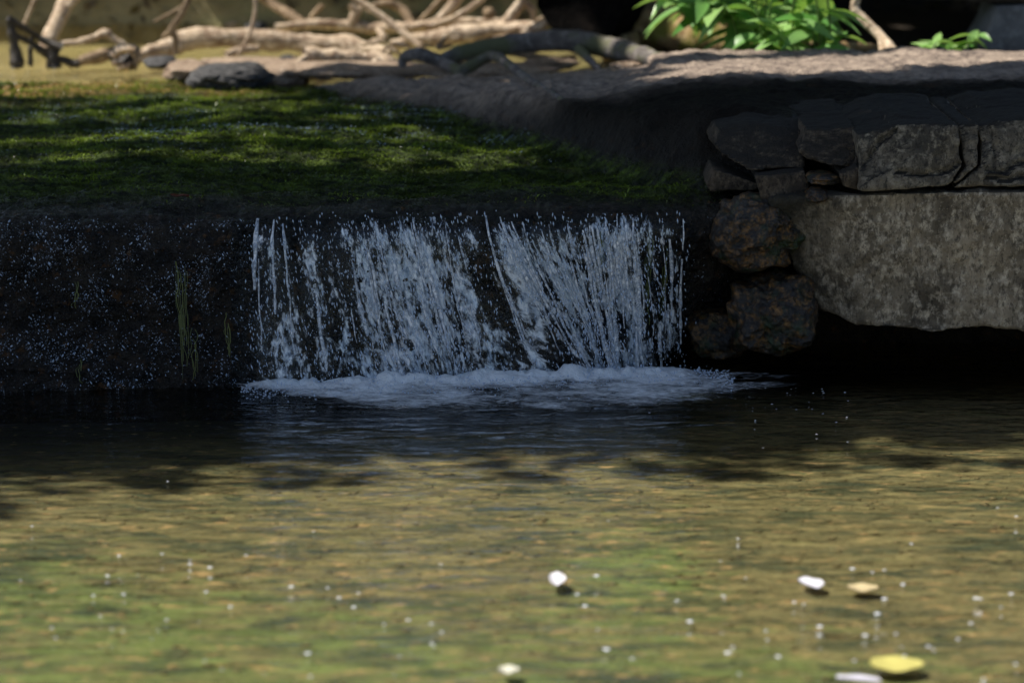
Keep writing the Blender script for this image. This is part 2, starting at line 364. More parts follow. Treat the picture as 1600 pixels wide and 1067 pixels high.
dry = mrock * (1 - fw); rock_shade = sstep(1.12, .82, VY - .75 * np.clip(-VX + .1, 0, .7) + .12 * fbm(P3, 4, 3, 96))  # last mask darkens the forward rock top: painted shade
ochre = np.maximum(ochre, 0)
led = link('rock_ledge', npmesh('rock_ledge', P3.reshape(-1, 3), gridF(nf + nt, nc), M['ledge'], True,
      {'moss': mossm * (1 - ochre), 'face': fw, 'dry': dry, 'ochre': ochre, 'damp': rock_shade, 'soilm': sstep(1.64, 1.70, VY) * sstep(.26, .36, VX)}))
tag(led, 'long dark wet rock ledge that the stream spills over', kind='structure')
LP, LM = P3, mossm

# moss: tens of thousands of short shoots on the flat top of the ledge, combed by the flow
def shoots(name, pts, nrm, tone, ln, wd, tilt, mat, az=None):
    n = len(pts); a = RNG.uniform(0, 2 * np.pi, n) if az is None else az
    d = np.stack([np.cos(a) * np.cos(tilt), np.sin(a) * np.cos(tilt), np.sin(tilt)], -1)
    s = np.stack([-np.sin(a), np.cos(a), a * 0], -1) * wd[:, None] * .5
    L_ = ln[:, None]; v = np.stack([pts - s * .5, pts + s * .5, pts + d * L_ * .55 + s, pts + d * L_ * .55 - s, pts + d * L_ + np.array([0, 0, -.15]) * L_], 1)
    i = np.arange(n)[:, None] * 5
    F = np.concatenate([i + [0, 1, 2], i + [0, 2, 3], i + [3, 2, 4]])
    return link(name, npmesh(name, v.reshape(-1, 3), F, mat, False, {'tone': np.repeat(tone, 5)}))
flat = LP.reshape(-1, 3); w = (LM * (np.abs(LP[..., 0]) < 1.6)).ravel()
dens = w * np.repeat(np.gradient(cx)[None], nf + nt, 0).ravel(); dens = dens * (.35 + .65 * sstep(-.25, .3, fbm(flat, 9, 3, 97, stretch=(.7, 1.6, 1))))
idx = RNG.choice(len(flat), 105000, p=dens / dens.sum())
pts = flat[idx] + RNG.uniform(-.004, .004, (len(idx), 3)) * [1, 1, 0]
tn = np.clip(.30 + 1.7 * fbm(pts, 11, 4, 99, stretch=(.55, 1.8, 1)) + .5 * fbm(pts, 2.2, 2, 98) + RNG.normal(0, .16, len(idx)), 0, 1) ** 1.3
mo = shoots('moss', pts, None, tn, RNG.uniform(.006, .016, len(idx)), RNG.uniform(.0015, .0035, len(idx)), RNG.uniform(.1, .9, len(idx)), M['moss_leaf'],
            az=RNG.normal(-np.pi / 2, 1.1, len(idx)))
tag(mo, 'green moss and algae carpeting the wet top of the ledge', 'moss', kind='stuff')

# ------------------------------------------------------------------ rocks of the right side
def voxel(bm, size, name='tmp'):
    me = bpy.data.meshes.new(name); bmesh.ops.recalc_face_normals(bm, faces=bm.faces); bm.to_mesh(me); bm.free()
    o = bpy.data.objects.new(name, me); COL.objects.link(o)
    md = o.modifiers.new('r', 'REMESH'); md.mode = 'VOXEL'; md.voxel_size = size; md.use_smooth_shade = True
    dg = bpy.context.evaluated_depsgraph_get(); ev = o.evaluated_get(dg); m2 = bpy.data.meshes.new_from_object(ev)
    bpy.data.objects.remove(o); return m2
def seg_dist(q, pl):
    best = np.full(len(q), 1e9)
    for a, b in zip(pl[:-1], pl[1:]):
        a, b = np.array(a), np.array(b); d = b - a; t = np.clip(((q - a) @ d) / (d @ d), 0, 1)
        best = np.minimum(best, np.linalg.norm(q - (a + t[:, None] * d), axis=1))
    return best
def roughen(me, amp, seed, cracks=(), scale=1.0, crack_w=.006, crack_d=.016, plates=0.0):
    n = len(me.vertices); V = np.empty(n * 3, np.float32); me.vertices.foreach_get('co', V); V = V.reshape(-1, 3).astype(float)
    Nn = np.empty(n * 3, np.float32); me.vertices.foreach_get('normal', Nn); Nn = Nn.reshape(-1, 3)
    d = amp * (1.3 * fbm(V, 6 * scale, 3, seed) + .5 * fbm(V, 22 * scale, 3, seed + 5) + .22 * fbm(V, 80 * scale, 2, seed + 9))
    if plates: d += plates * np.round(2.0 * fbm(V, 7, 2, seed + 31, stretch=(1, 1, 1.6))) / 2.0
    for pl in cracks:
        wv = crack_w * (1 + .6 * fbm(V, 25, 2, seed + 3)); ds = seg_dist(V[:, [0, 2]] + .006 * np.stack([fbm(V, 30, 2, 3), fbm(V, 30, 2, 8)], -1), pl)
        d -= crack_d * np.clip(1 - ds / wv, 0, 1) * (Nn[:, 1] < .2)
    V = V + Nn * d[:, None]
    me.vertices.foreach_set('co', V.astype(np.float32).ravel()); me.update()
    me.polygons.foreach_set('use_smooth', np.full(len(me.polygons), True))
def prism_rock(name, front, Yf, Yb, mat, amp, seed, vox=.007, yo=None, back=None, cracks=(), parent=None, plates=0.0, cw=.006, cdp=.016, top_in=0.0):
    """front: outline as photo points at depth Yf; the rock runs back to Yb at its real thickness"""
    bm = bmesh.new(); a = []; b = []
    pts3 = [PY(px, py, Yf) for px, py in front]; cz = sum(p[2] for p in pts3) / len(pts3)
    for i, p in enumerate(pts3):
        o = yo[i] if yo else 0
        a.append(bm.verts.new((p[0], Yf + o, p[2])))
        b.append(bm.verts.new((p[0], Yb, p[2] + (back or 0))))
    n = len(a)
    bm.faces.new(a); bm.faces.new(b[::-1])
    for i in range(n): bm.faces.new((a[i], b[i], b[(i + 1) % n], a[(i + 1) % n]))
    me = voxel(bm, vox, name)
    cr = [[(PY(x, y, Yf)[0], PY(x, y, Yf)[2]) for x, y in pl] for pl in cracks]
    roughen(me, amp, seed, cr, plates=plates, crack_w=cw, crack_d=cdp)
    me.materials.clear(); me.materials.append(mat)
    return link(name, me, parent)
def boulder(name, px, py, Yc, rx, rz, ry, mat, seed, amp=.18, sub=5, label=None, cat='rock', flat=0, parent=None, group=None, rot=0):
    """rounded stone: half sizes rx, rz in photo pixels, ry in metres"""
    c = PY(px, py, Yc); k = mpp(Yc); bm = bmesh.new()
    bmesh.ops.create_icosphere(bm, subdivisions=sub, radius=1)
    me = bpy.data.meshes.new(name); bm.to_mesh(me); bm.free()
    n = len(me.vertices); V = np.empty(n * 3, np.float32); me.vertices.foreach_get('co', V); V = V.reshape(-1, 3).astype(float)
    U = V + seed * 3.1
    r = 1 + amp * 1.6 * fbm(U, 1.3, 2, seed) + amp * .7 * fbm(U, 3.5, 3, seed + 2) + amp * .25 * fbm(U, 11, 3, seed + 4)
    V = V * r[:, None]; V = np.sign(V) * np.abs(V) ** .85
    V *= [rx * k, ry, rz * k]
    if rot: cr, sr = math.cos(rot), math.sin(rot); V = np.stack([V[:, 0] * cr - V[:, 2] * sr, V[:, 1], V[:, 0] * sr + V[:, 2] * cr], -1)
    me.vertices.foreach_set('co', V.astype(np.float32).ravel()); me.update()
    me.polygons.foreach_set('use_smooth', np.full(len(me.polygons), True)); me.materials.append(mat)
    o = link(name, me, parent, tuple(c))
    if label: tag(o, label, cat, group)
    return o

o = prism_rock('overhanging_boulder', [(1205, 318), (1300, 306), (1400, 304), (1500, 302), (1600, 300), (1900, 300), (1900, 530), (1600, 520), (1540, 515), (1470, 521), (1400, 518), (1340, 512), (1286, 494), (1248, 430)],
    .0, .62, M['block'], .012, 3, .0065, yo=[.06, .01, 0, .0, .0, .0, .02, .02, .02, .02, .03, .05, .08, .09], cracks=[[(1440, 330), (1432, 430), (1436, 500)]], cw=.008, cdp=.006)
tag(o, 'big pale pitted boulder overhanging the dark water on the right', 'boulder')
slab = empty('rock_slab', PY(1500, 298, .0))
tag(slab, 'flat cracked sandstone slab lying on top of the pale boulder', 'rock slab')
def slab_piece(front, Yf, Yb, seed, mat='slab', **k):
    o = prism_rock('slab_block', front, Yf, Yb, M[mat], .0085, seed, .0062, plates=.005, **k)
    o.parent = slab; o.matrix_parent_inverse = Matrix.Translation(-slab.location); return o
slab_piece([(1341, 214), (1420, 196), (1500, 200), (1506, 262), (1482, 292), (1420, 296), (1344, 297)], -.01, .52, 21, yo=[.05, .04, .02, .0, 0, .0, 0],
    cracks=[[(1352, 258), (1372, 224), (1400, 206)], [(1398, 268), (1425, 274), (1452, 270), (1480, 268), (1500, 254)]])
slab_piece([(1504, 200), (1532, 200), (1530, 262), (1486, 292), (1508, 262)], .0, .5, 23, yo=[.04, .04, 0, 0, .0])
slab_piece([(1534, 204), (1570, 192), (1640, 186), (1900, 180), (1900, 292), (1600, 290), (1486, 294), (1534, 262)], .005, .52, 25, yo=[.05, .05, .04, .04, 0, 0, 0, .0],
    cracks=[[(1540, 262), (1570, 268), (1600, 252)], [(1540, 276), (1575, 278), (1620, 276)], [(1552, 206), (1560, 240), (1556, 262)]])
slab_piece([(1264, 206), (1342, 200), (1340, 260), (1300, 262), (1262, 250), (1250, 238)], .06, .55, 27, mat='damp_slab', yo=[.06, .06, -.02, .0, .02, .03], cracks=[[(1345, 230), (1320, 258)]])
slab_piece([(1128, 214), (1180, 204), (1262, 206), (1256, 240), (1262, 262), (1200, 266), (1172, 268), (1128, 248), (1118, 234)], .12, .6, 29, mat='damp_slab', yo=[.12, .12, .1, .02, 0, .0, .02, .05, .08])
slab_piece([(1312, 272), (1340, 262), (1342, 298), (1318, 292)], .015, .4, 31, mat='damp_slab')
def simple(name, front, Yf, Yb, mat, amp, seed, label, cat='rock', **k):
    o = prism_rock(name, front, Yf, Yb, mat, amp, seed, .006, **k); tag(o, label, cat); return o
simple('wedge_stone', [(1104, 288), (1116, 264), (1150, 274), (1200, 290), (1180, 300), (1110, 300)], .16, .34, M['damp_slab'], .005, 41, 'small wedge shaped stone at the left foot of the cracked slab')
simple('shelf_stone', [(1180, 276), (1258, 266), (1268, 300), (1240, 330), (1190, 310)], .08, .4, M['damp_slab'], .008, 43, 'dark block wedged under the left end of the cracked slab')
boulder('mossy_stone', 1286, 278, .07, 26, 9, .05, M['moss_rock'], 5, .2, 5, 'small green mossy stone tucked in the gap under the slab')
boulder('mossy_stone', 1275, 304, .05, 17, 11, .05, M['moss_rock'], 6, .2, 5, 'round green stone on the upper left corner of the boulder')
boulder('mossy_boulder', 1208, 488, .12, 68, 66, .13, M['moss_rock'], 8, .26, 6, 'knobbly rust and green boulder in the dark hollow beside the fall')
boulder('dark_boulder', 1120, 520, .20, 50, 40, .1, M['moss_rock'], 9, .22, 5, 'low dark wet boulder between the fall and the rusty boulder')
boulder('dark_boulder', 1180, 360, .12, 70, 52, .12, M['moss_rock'], 12, .22, 6, 'dark wet rock hanging over the hollow right of the fall')

# ------------------------------------------------------------------ the waterfall
fall = empty('waterfall', (0, 0, 0)); tag(fall, 'small waterfall of broken white strands pouring over the dark ledge', 'waterfall')
SX = [380, 400, 520, 600, 650, 700, 740, 780, 840, 900, 950, 1000, 1050, 1100]
SS = [0, 5, 45, 60, 66, 40, 70, 130, 110, 60, 22, 26, 8, 0]
DX = [360, 395, 410, 425, 445, 465, 485, 505, 525, 560, 600, 640, 680, 720, 745, 765, 790, 830, 880, 920, 945, 975, 1000, 1030, 1060, 1090]
DD = [0, .22, .7, .8, .5, .4, .65, .4, .6, .85, .8, .8, .9, .7, .4, .8, .9, .78, .85, .8, .95, .9, .5, .65, .4, 0]
def wx(px, Y=0.): return (px - 800) * mpp(Y)
def slant(px, t): return np.interp(px, SX, SS) * (t ** 1.15)
def fall_grid(px0, px1, n, m, off, seed):
    u = np.linspace(px0, px1, n); t = np.linspace(0, 1, m); U, T = np.meshgrid(u, t)
    x = wx(U + slant(U, T)); zt = .338; z = zt * (1 - T ** 1.05) - .006
    yb, yl = ybase(x), ylip(wx(U))
    face = yl + (yb - yl) * T
    y = face - off * (.35 + .8 * np.sqrt(T)) + .045 * np.exp(-T * 22)
    p = np.stack([U * .01, T * .5, U * 0 + seed], -1)
    y = y - .012 * fbm(p, 5, 3, seed, stretch=(1, 1.2, 1)) * (.3 + T)
    return U, T, np.stack([x, y, z], -1)
for li, (off, dsc) in enumerate(((.012, .74), (.026, .60), (.040, .38))):
    U, T, P = fall_grid(362, 1088, 420, 150, off, 100 + li)
    dn = np.interp(U, DX, DD) * dsc
    dn = dn + .75 * fbm(np.stack([U * .022, T * 1.5, U * 0 + li], -1), 1.8, 3, 140 + li) - .35 * sstep(.14, .0, T)
    dn = dn * sstep(.0, .45, np.interp(U, DX, DD))
    at = {'dens': np.clip(dn, 0, 1.2), 'su': U * .00129, 'sv': T * .34, 'sw': U * 0 + li * 3.7}
    o = link('water_sheet', npmesh('water_sheet', P.reshape(-1, 3), gridF(*U.shape), M['fall'], True, at), fall)
# single strands, each a ridge of water that breaks up as it falls
tops = list(RNG.choice(np.arange(395, 1075, 1.0), 84, p=(lambda q: q / q.sum())(np.interp(np.arange(395, 1075, 1.0), DX, DD) ** 1.3)))
for k, px in enumerate(tops):
    t0 = RNG.uniform(.12, .7) if RNG.random() < .6 else RNG.uniform(0, .1); t1 = min(1, t0 + RNG.uniform(.2, .85)); n = 56
    t = np.linspace(t0, t1, n); wpx = RNG.uniform(.8, 3.6)
    wob = 3.5 * fbm(np.stack([t * 6, t * 0 + k, t * 0], -1), 1, 2, 150)
    xs = wx(px + slant(px, t) + wob); z = .340 * (1 - t ** 1.05) - .004
    yl, yb = ylip(wx(px)), ybase(xs); y = yl + (yb - yl) * t - .050 * (.3 + .8 * np.sqrt(t)) + .045 * np.exp(-t * 22)
    rr = wpx * mpp(0) * (.5 + .5 * np.sin(np.pi * np.clip((t - t0) / (t1 - t0), .03, .97))) * (1 + .55 * fbm(np.stack([t * 22, t * 0 + k, t * 0 + 3], -1), 1, 2, 151))
    ang = np.linspace(0, 2 * np.pi, 7)[:-1]
    V = np.stack([xs[:, None] + rr[:, None] * np.cos(ang), y[:, None] + .5 * rr[:, None] * np.sin(ang), np.repeat(z[:, None], 6, 1)], -1)
    i = np.arange(n * 6).reshape(n, 6); j = np.roll(i, -1, 1)
    F = np.stack([i[:-1], j[:-1], j[1:], i[1:]], -1).reshape(-1, 4)
    at = {'dens': np.full(n * 6, .62), 'su': (xs[:, None] + rr[:, None] * ang * .4).ravel(), 'sv': np.repeat(t * .34, 6), 'sw': np.full(n * 6, k * 1.3)}
    link('water_strand', npmesh('water_strand', V.reshape(-1, 3), F, M['strand'], True, at), fall)
# drops: small stretched blobs thrown off the fall and trickling down the wall on its left
def drops(name, P, s, stretch, tilt, mat, tone=None):
    base = np.array([[0, 0, 1], [1, 0, 0], [0, 1, 0], [-1, 0, 0], [0, -1, 0], [0, 0, -1]], float)
    F0 = np.array([[0, 1, 2], [0, 2, 3], [0, 3, 4], [0, 4, 1], [5, 2, 1], [5, 3, 2], [5, 4, 3], [5, 1, 4]])
    n = len(P); V = base[None] * s[:, None, None] * np.stack([np.ones(n), np.ones(n) * .8, stretch], -1)[:, None, :]
    V[..., 0] -= V[..., 2] * tilt[:, None]; V = V + P[:, None]
    F = (F0[None] + np.arange(n)[:, None, None] * 6).reshape(-1, 3)
    return npmesh(name, V.reshape(-1, 3), F, mat, True, {'tone': np.repeat(tone if tone is not None else np.ones(n), 6)})
t = NT('water_drop'); M['drop'] = t.surf(t.n('ShaderNodeMixShader', Fac=t.math('MULTIPLY', .9, t.attr('tone')), i1=t.n('ShaderNodeBsdfTransparent', Color=(1, 1, 1, 1)).outputs[0], i2=t.bsdf((.55, .66, .82), .06, 1.0)).outputs[0])
n = 3400; pu = RNG.choice(np.arange(380, 1080, 1.0), n, p=(lambda q: q / q.sum())(np.interp(np.arange(380, 1080, 1.0), DX, DD) + .12)) + RNG.uniform(-3, 3, n)
tt = RNG.uniform(.0, 1, n) ** .9; x = wx(pu + slant(pu, tt) + RNG.normal(0, 5, n)); z = .345 * (1 - tt ** 1.05) + RNG.normal(0, .004, n)
y = ylip(wx(pu)) + (ybase(x) - ylip(wx(pu))) * tt - .055 * (.3 + .8 * np.sqrt(tt)) - RNG.exponential(.012, n) + .03 * np.exp(-tt * 20)
o = link('water_drops', drops('water_drops', np.stack([x, y, np.maximum(z, .004)], -1), RNG.uniform(.0005, .0017, n), RNG.uniform(1, 4.5, n), RNG.uniform(-.1, .35, n), M['drop']), fall); o['kind'] = 'stuff'
# trickling water on the wall left of the fall: beads of water clinging to the rock
fs = LP[:nf - 8]; fx = fs[..., 0].ravel(); fz = fs[..., 2].ravel()
wgt = (((fx > -1.35) & (fx < .52) & (fz > .0))).astype(float) * np.where(fx < -.5, 1.0, .28) * np.where(fx > .3, 1.2, 1)
wgt *= .12 + sstep(-.25, .4, fbm(fs.reshape(-1, 3), 24, 3, 171)) * (.15 + .85 * sstep(-.35, .3, fbm(fs.reshape(-1, 3), 5, 3, 172, stretch=(1.6, 1, .6)))); n = 11000
idx = RNG.choice(len(wgt), n, p=wgt / wgt.sum()); P = fs.reshape(-1, 3)[idx] + np.array([0, -.004, 0]) + RNG.uniform(-.003, .003, (n, 3))
o = link('trickle_beads', drops('trickle_beads', P, RNG.uniform(.0006, .0018, n) * (.55 + 1.1 * RNG.random(n) ** 5), RNG.uniform(.5, 2.3, n), RNG.uniform(-.9, .9, n), M['drop'], .06 + .94 * RNG.random(n) ** 2.6))
tag(o, 'bluish glinting beads of trickling water on the black rock face', 'water beads', kind='stuff')

# foam at the foot of the fall
X, Y = np.meshgrid(np.linspace(wx(340), wx(1330), 640), np.linspace(-.46, .28, 360))
PX = X / mpp(0) + 800
front = np.interp(PX, [340, 380, 560, 700, 850, 1000, 1150, 1320], [-.11, -.19, -.36, -.40, -.38, -.33, -.24, -.11])
yb = np.interp(PX, [340, 400, 560, 700, 850, 1000, 1060, 1150, 1320], [-.085, -.08, -.045, -.02, .02, .06, .08, .04, .0])
p = np.stack([X, Y, X * 0], -1)
dn = sstep(0, .16, Y - front - .02 * fbm(p, 12, 3, 181)) * sstep(.03, -.0, Y - yb) 
dn = dn * np.interp(PX, [340, 372, 400, 480, 560, 1040, 1100, 1200, 1330], [0, .8, .8, .75, .95, 1.0, .8, .6, .1])
rid = np.exp(-((Y - yb + .025) / .035) ** 2) * np.interp(PX, [340, 380, 640, 940, 1060, 1100], [0, .45, 1, 1, .5, 0])
dn = np.clip(dn * (.74 + .42 * fbm(p, 6, 3, 185, stretch=(1, 2.4, 1))) + .75 * rid, 0, 1.3)
lum = np.abs(fbm(p, 16, 3, 187)) * .9 + .35 * np.abs(fbm(p, 45, 2, 189)) + .2
zz = .0045 + rid * .032 * lum + .003 * dn * fbm(p, 60, 2, 191) + .004 * fbm(p, 14, 2, 190, stretch=(.7, 2, 1)) * sstep(0, .6, dn)
fo = link('foam', npmesh('foam', np.stack([X, Y, zz], -1).reshape(-1, 3), gridF(*X.shape), M['foam'], True, {'dens': dn}))
tag(fo, 'bank of white foam churned up at the foot of the waterfall', 'foam', kind='stuff')
n = 2600; pu = RNG.uniform(380, 1150, n); yy = np.interp(pu, [340, 400, 560, 700, 850, 1000, 1060, 1150], [-.085, -.08, -.045, -.02, .02, .06, .08, .04]) - np.abs(RNG.normal(0, .06, n))
P = np.stack([wx(pu), yy, np.full(n, .004) + RNG.uniform(0, .012, n) * (RNG.random(n) < .3)], -1)
o = link('foam_bubbles', drops('foam_bubbles', P, RNG.uniform(.0008, .0024, n), np.ones(n), np.zeros(n), M['drop']))
tag(o, 'tiny bubbles sparkling along the edge of the foam', 'bubbles', kind='stuff')

gl = (LM * (np.abs(LP[..., 0]) < 1.6) * sstep(.5, 1., LP[..., 1]) * sstep(1.9, 1.5, LP[..., 1])).ravel() * sstep(.0, .4, fbm(LP.reshape(-1, 3), 7, 3, 175, stretch=(.5, 1.4, 1))); idx = RNG.choice(len(gl), 1800, p=gl / gl.sum())
o = link('wet_glints', drops('wet_glints', LP.reshape(-1, 3)[idx] + [0, 0, .008], RNG.uniform(.001, .0028, 1800), np.full(1800, .6), np.zeros(1800), M['drop'], .1 + .5 * RNG.random(1800) ** 2))  # bluish bead colour imitates sky glints on the wet moss
tag(o, 'blue glinting beads of water caught in the moss', 'water beads', kind='stuff')
# algae threads hanging on the wall
def algae(px0, py0, px1, py1, w, nth, label):
    V = []; F = []; T = []; b = 0
    for q in range(nth):
        m = 16; t = np.linspace(0, 1, m); off = RNG.normal(0, w * .6); ph = RNG.uniform(0, 50)
        t_ = RNG.uniform(0, .4) + t * RNG.uniform(.3, .6)
        px = px0 + (px1 - px0) * t_ + off + 4.5 * vnoise(np.stack([t_ * 7, t * 0 + ph, t * 0], -1)); py = py0 + (py1 - py0) * t_
        zz = 1.3 - (6.0) * np.tan(np.radians(PITCH) + np.arctan((py - 533.5) / FPX)); tz = np.clip(1 - zz / .34, 0, 1)
        x = wx(px); y = ylip(x) + (ybase(x) - ylip(x)) * tz - .020
        c = np.stack([x, y, zz], -1); wd = RNG.uniform(.0004, .0009)
        for i in range(m):
            V += [c[i] + [-wd, 0, 0], c[i] + [0, -wd, 0], c[i] + [wd, 0, 0]]
            if i: a = b + (i - 1) * 3; F += [[a, a + 1, a + 4, a + 3], [a + 1, a + 2, a + 5, a + 4]]
        b += m * 3; T += [RNG.random()] * (m * 3)
    o = link('algae_strand', npmesh('algae_strand', V, F, M['algae'], True, {'tone': T}))
    tag(o, label, 'algae', 'algae threads hanging on the wet wall')
algae(283, 400, 293, 610, 5, 14, 'long yellow green algae thread down the black wall left of the fall')
algae(303, 500, 306, 600, 3, 6, 'short algae thread just right of the long one on the black wall')
algae(122, 430, 118, 480, 3, 5, 'short green algae wisp high on the black wall near the left edge')
algae(128, 540, 130, 590, 3, 4, 'thin algae wisp low on the black wall near the left edge')
algae(352, 470, 360, 560, 4, 5, 'sparse algae threads at the dim left margin of the white water')
algae(936, 360, 934, 520, 5, 9, 'yellow algae thread inside the white water near its right end')
algae(1018, 360, 1014, 540, 4, 8, 'green algae thread among the thin strands at the right end of the fall')
algae(1046, 380, 1040, 530, 4, 6, 'last algae thread on the rock beside the dark hollow')

# ------------------------------------------------------------------ branches and logs
def tube(pts, rad, sides=14, amp=.12, seed=0, step=.5, cap=True):
    P = np.array(pts, float); r = np.array(rad, float); n = len(P)
    s = np.concatenate([[0], np.cumsum(np.linalg.norm(np.diff(P, axis=0), axis=1))]); m = max(6, int(s[-1] / (max(r.mean(), .004) * step)) + 2); m = min(m, 160)
    q = np.linspace(0, s[-1], m)
    def cr(v):
        out = np.zeros((m,) + v.shape[1:])
        for i, x in enumerate(q):
            k = min(max(np.searchsorted(s, x, 'right') - 1, 0), n - 2); h = s[k + 1] - s[k]; t = (x - s[k]) / h
            m0 = (v[k + 1] - v[max(k - 1, 0)]) / (s[k + 1] - s[max(k - 1, 0)]); e = min(k + 2, n - 1); m1 = (v[e] - v[k]) / (s[e] - s[k])
            out[i] = (2 * t ** 3 - 3 * t ** 2 + 1) * v[k] + (t ** 3 - 2 * t ** 2 + t) * h * m0 + (-2 * t ** 3 + 3 * t ** 2) * v[k + 1] + (t ** 3 - t ** 2) * h * m1
        return out
    C = cr(P); rr = cr(r[:, None])[:, 0]
    T = np.gradient(C, axis=0); T /= np.linalg.norm(T, axis=1, keepdims=True) + 1e-9
    up = np.array([0, 0, 1.0]) if abs(T[:, 2].mean()) < .8 else np.array([0, 1.0, 0])
    A = np.cross(T, up); A /= np.linalg.norm(A, axis=1, keepdims=True) + 1e-9; B = np.cross(A, T)
    ang = np.linspace(0, 2 * np.pi, sides + 1)[:-1]
    D = A[:, None] * np.cos(ang)[None, :, None] + B[:, None] * np.sin(ang)[None, :, None]
    V = C[:, None] + D * rr[:, None, None]
    rm = rr.mean(); k = 1 / max(rm, .003)
    V = V + D * (rr[:, None] * amp * (1.5 * fbm(V, .45 * k, 2, seed) + .9 * fbm(V, 1.4 * k, 3, seed + 3)))[..., None]
    i = np.arange(m * sides).reshape(m, sides); j = np.roll(i, -1, 1)
    F = np.stack([i[:-1], i[1:], j[1:], j[:-1]], -1).reshape(-1, 4)
    V = V.reshape(-1, 3)
    if cap:
        nv = len(V); V = np.concatenate([V, C[:1] - T[:1] * rr[0] * .25, C[-1:] + T[-1:] * rr[-1] * .25])
        F = np.concatenate([F, np.stack([j[0], i[0], np.full(sides, nv), np.full(sides, nv)], -1)[:, [0, 1, 2, 3]], np.stack([i[-1], j[-1], np.full(sides, nv + 1), np.full(sides, nv + 1)], -1)])
    return V, F
def tmesh(name, V, F, mat):
    me = bpy.data.meshes.new(name); me.from_pydata(V.tolist(), [], [list(dict.fromkeys(f)) for f in F.tolist()]); me.validate()
    me.polygons.foreach_set('use_smooth', np.full(len(me.polygons), True)); me.materials.append(mat); return me
def path(pp):
    """(px, py, depth, radius in photo pixels)"""
    return [PY(a, b, c) for a, b, c, d in pp], [d * mpp(c) for a, b, c, d in pp]
_seed = [200]
def stick(name, label, pp, mat, cat='branch', twigs=(), amp=.12, sides=14, group=None):
    P, r = path(pp); _seed[0] += 7
    V, F = tube(P, r, sides, amp, _seed[0])
    if not twigs:
        o = link(name, tmesh(name, V, F, M[mat])); tag(o, label, cat, group); return o
    root = empty(name, tuple(P[0])); tag(root, label, cat, group); inv = Matrix.Translation(-Vector(P[0]))
    o = link('stem', tmesh('stem', V, F, M[mat]), root); o.matrix_parent_inverse = inv
    for tw in twigs:
        P, r = path(tw); _seed[0] += 7; V, F = tube(P, r, 10, amp, _seed[0])
        o = link('side_branch', tmesh('side_branch', V, F, M[mat]), root); o.matrix_parent_inverse = inv
    return root
G = 'dead branches tangled behind the ledge'
stick('driftwood_log', 'thick cream bleached log lying along the stream above the moss', [(222, 84, 2.85, 9), (262, 76, 2.87, 13), (292, 64, 2.9, 16), (350, 59, 2.9, 15), (420, 63, 2.9, 17), (480, 66, 2.9, 15), (545, 72, 2.88, 14), (610, 84, 2.8, 9)], 'pale_wood', 'log',
      twigs=[[(262, 78, 2.85, 8), (240, 80, 2.8, 10), (215, 88, 2.75, 8), (185, 80, 2.7, 5)]], amp=.2)
stick('bleached_branch', 'long straight pale branch lying behind the cream log', [(430, 44, 3.2, 6), (500, 38, 3.2, 8), (580, 44, 3.2, 9), (650, 42, 3.15, 8), (725, 37, 3.15, 9), (790, 36, 3.15, 7)], 'pale_wood',
      twigs=[[(545, 42, 3.2, 8), (556, 20, 3.2, 7), (548, 8, 3.2, 5)], [(556, 22, 3.2, 6), (568, 8, 3.2, 4)], [(590, 44, 3.15, 5), (598, 62, 3.1, 6), (580, 66, 3.1, 4)]], amp=.15)
stick('bleached_branch', 'knotty pale branch with a fork rising beside the black trunk end', [(610, 72, 3.0, 8), (660, 62, 3.0, 11), (720, 54, 2.95, 14), (780, 46, 2.95, 13), (820, 44, 2.9, 12), (850, 50, 2.85, 9)], 'pale_wood',
      twigs=[[(790, 44, 2.95, 10), (800, 24, 2.95, 10), (815, 0, 2.95, 9), (812, -18, 2.95, 7)], [(818, 4, 2.95, 6), (832, 16, 2.95, 6), (834, 34, 2.95, 4)], [(822, 58, 2.8, 11), (845, 42, 2.75, 9), (868, 26, 2.7, 7)]], amp=.2)
stick('grey_log', 'long grey arched log in shade running down onto the dark rock', [(690, 94, 2.2, 9), (720, 84, 2.25, 13), (770, 74, 2.3, 15), (830, 66, 2.3, 16), (890, 64, 2.25, 17), (950, 74, 2.2, 17), (1000, 86, 1.98, 15), (1050, 103, 1.75, 12), (1096, 126, 1.42, 7)], 'grey_wood', 'log',
      twigs=[[(905, 78, 2.2, 9), (925, 98, 2.1, 6), (940, 112, 2.0, 5)]], amp=.1)
stick('forked_branch', 'grey forked branch with one thin arm reaching forward over the dark rock', [(628, 104, 2.15, 6), (632, 90, 2.15, 8), (655, 86, 2.12, 11), (690, 98, 2.1, 10), (722, 114, 2.0, 9)], 'grey_wood',
      twigs=[[(712, 148, 1.9, 6), (718, 118, 1.95, 8), (742, 100, 1.98, 9), (768, 88, 1.98, 8), (796, 102, 1.62, 7), (820, 122, 1.36, 7), (850, 140, 1.15, 6), (878, 158, .97, 6), (900, 172, .85, 5)]], amp=.12)
stick('leaning_branch', 'thick pink grey branch leaning up out of the water on the left', [(70, 80, 2.85, 12), (84, 45, 2.9, 12), (100, 12, 2.95, 13), (118, -20, 3.0, 13)], 'pale_wood', twigs=[[(95, 22, 2.93, 7), (122, -6, 2.95, 6)]])
stick('thin_twig', 'thin tan twig standing up at the far left corner', [(38, 38, 2.8, 3), (48, 15, 2.8, 3), (58, -8, 2.8, 3)], 'pale_wood', 'twig')
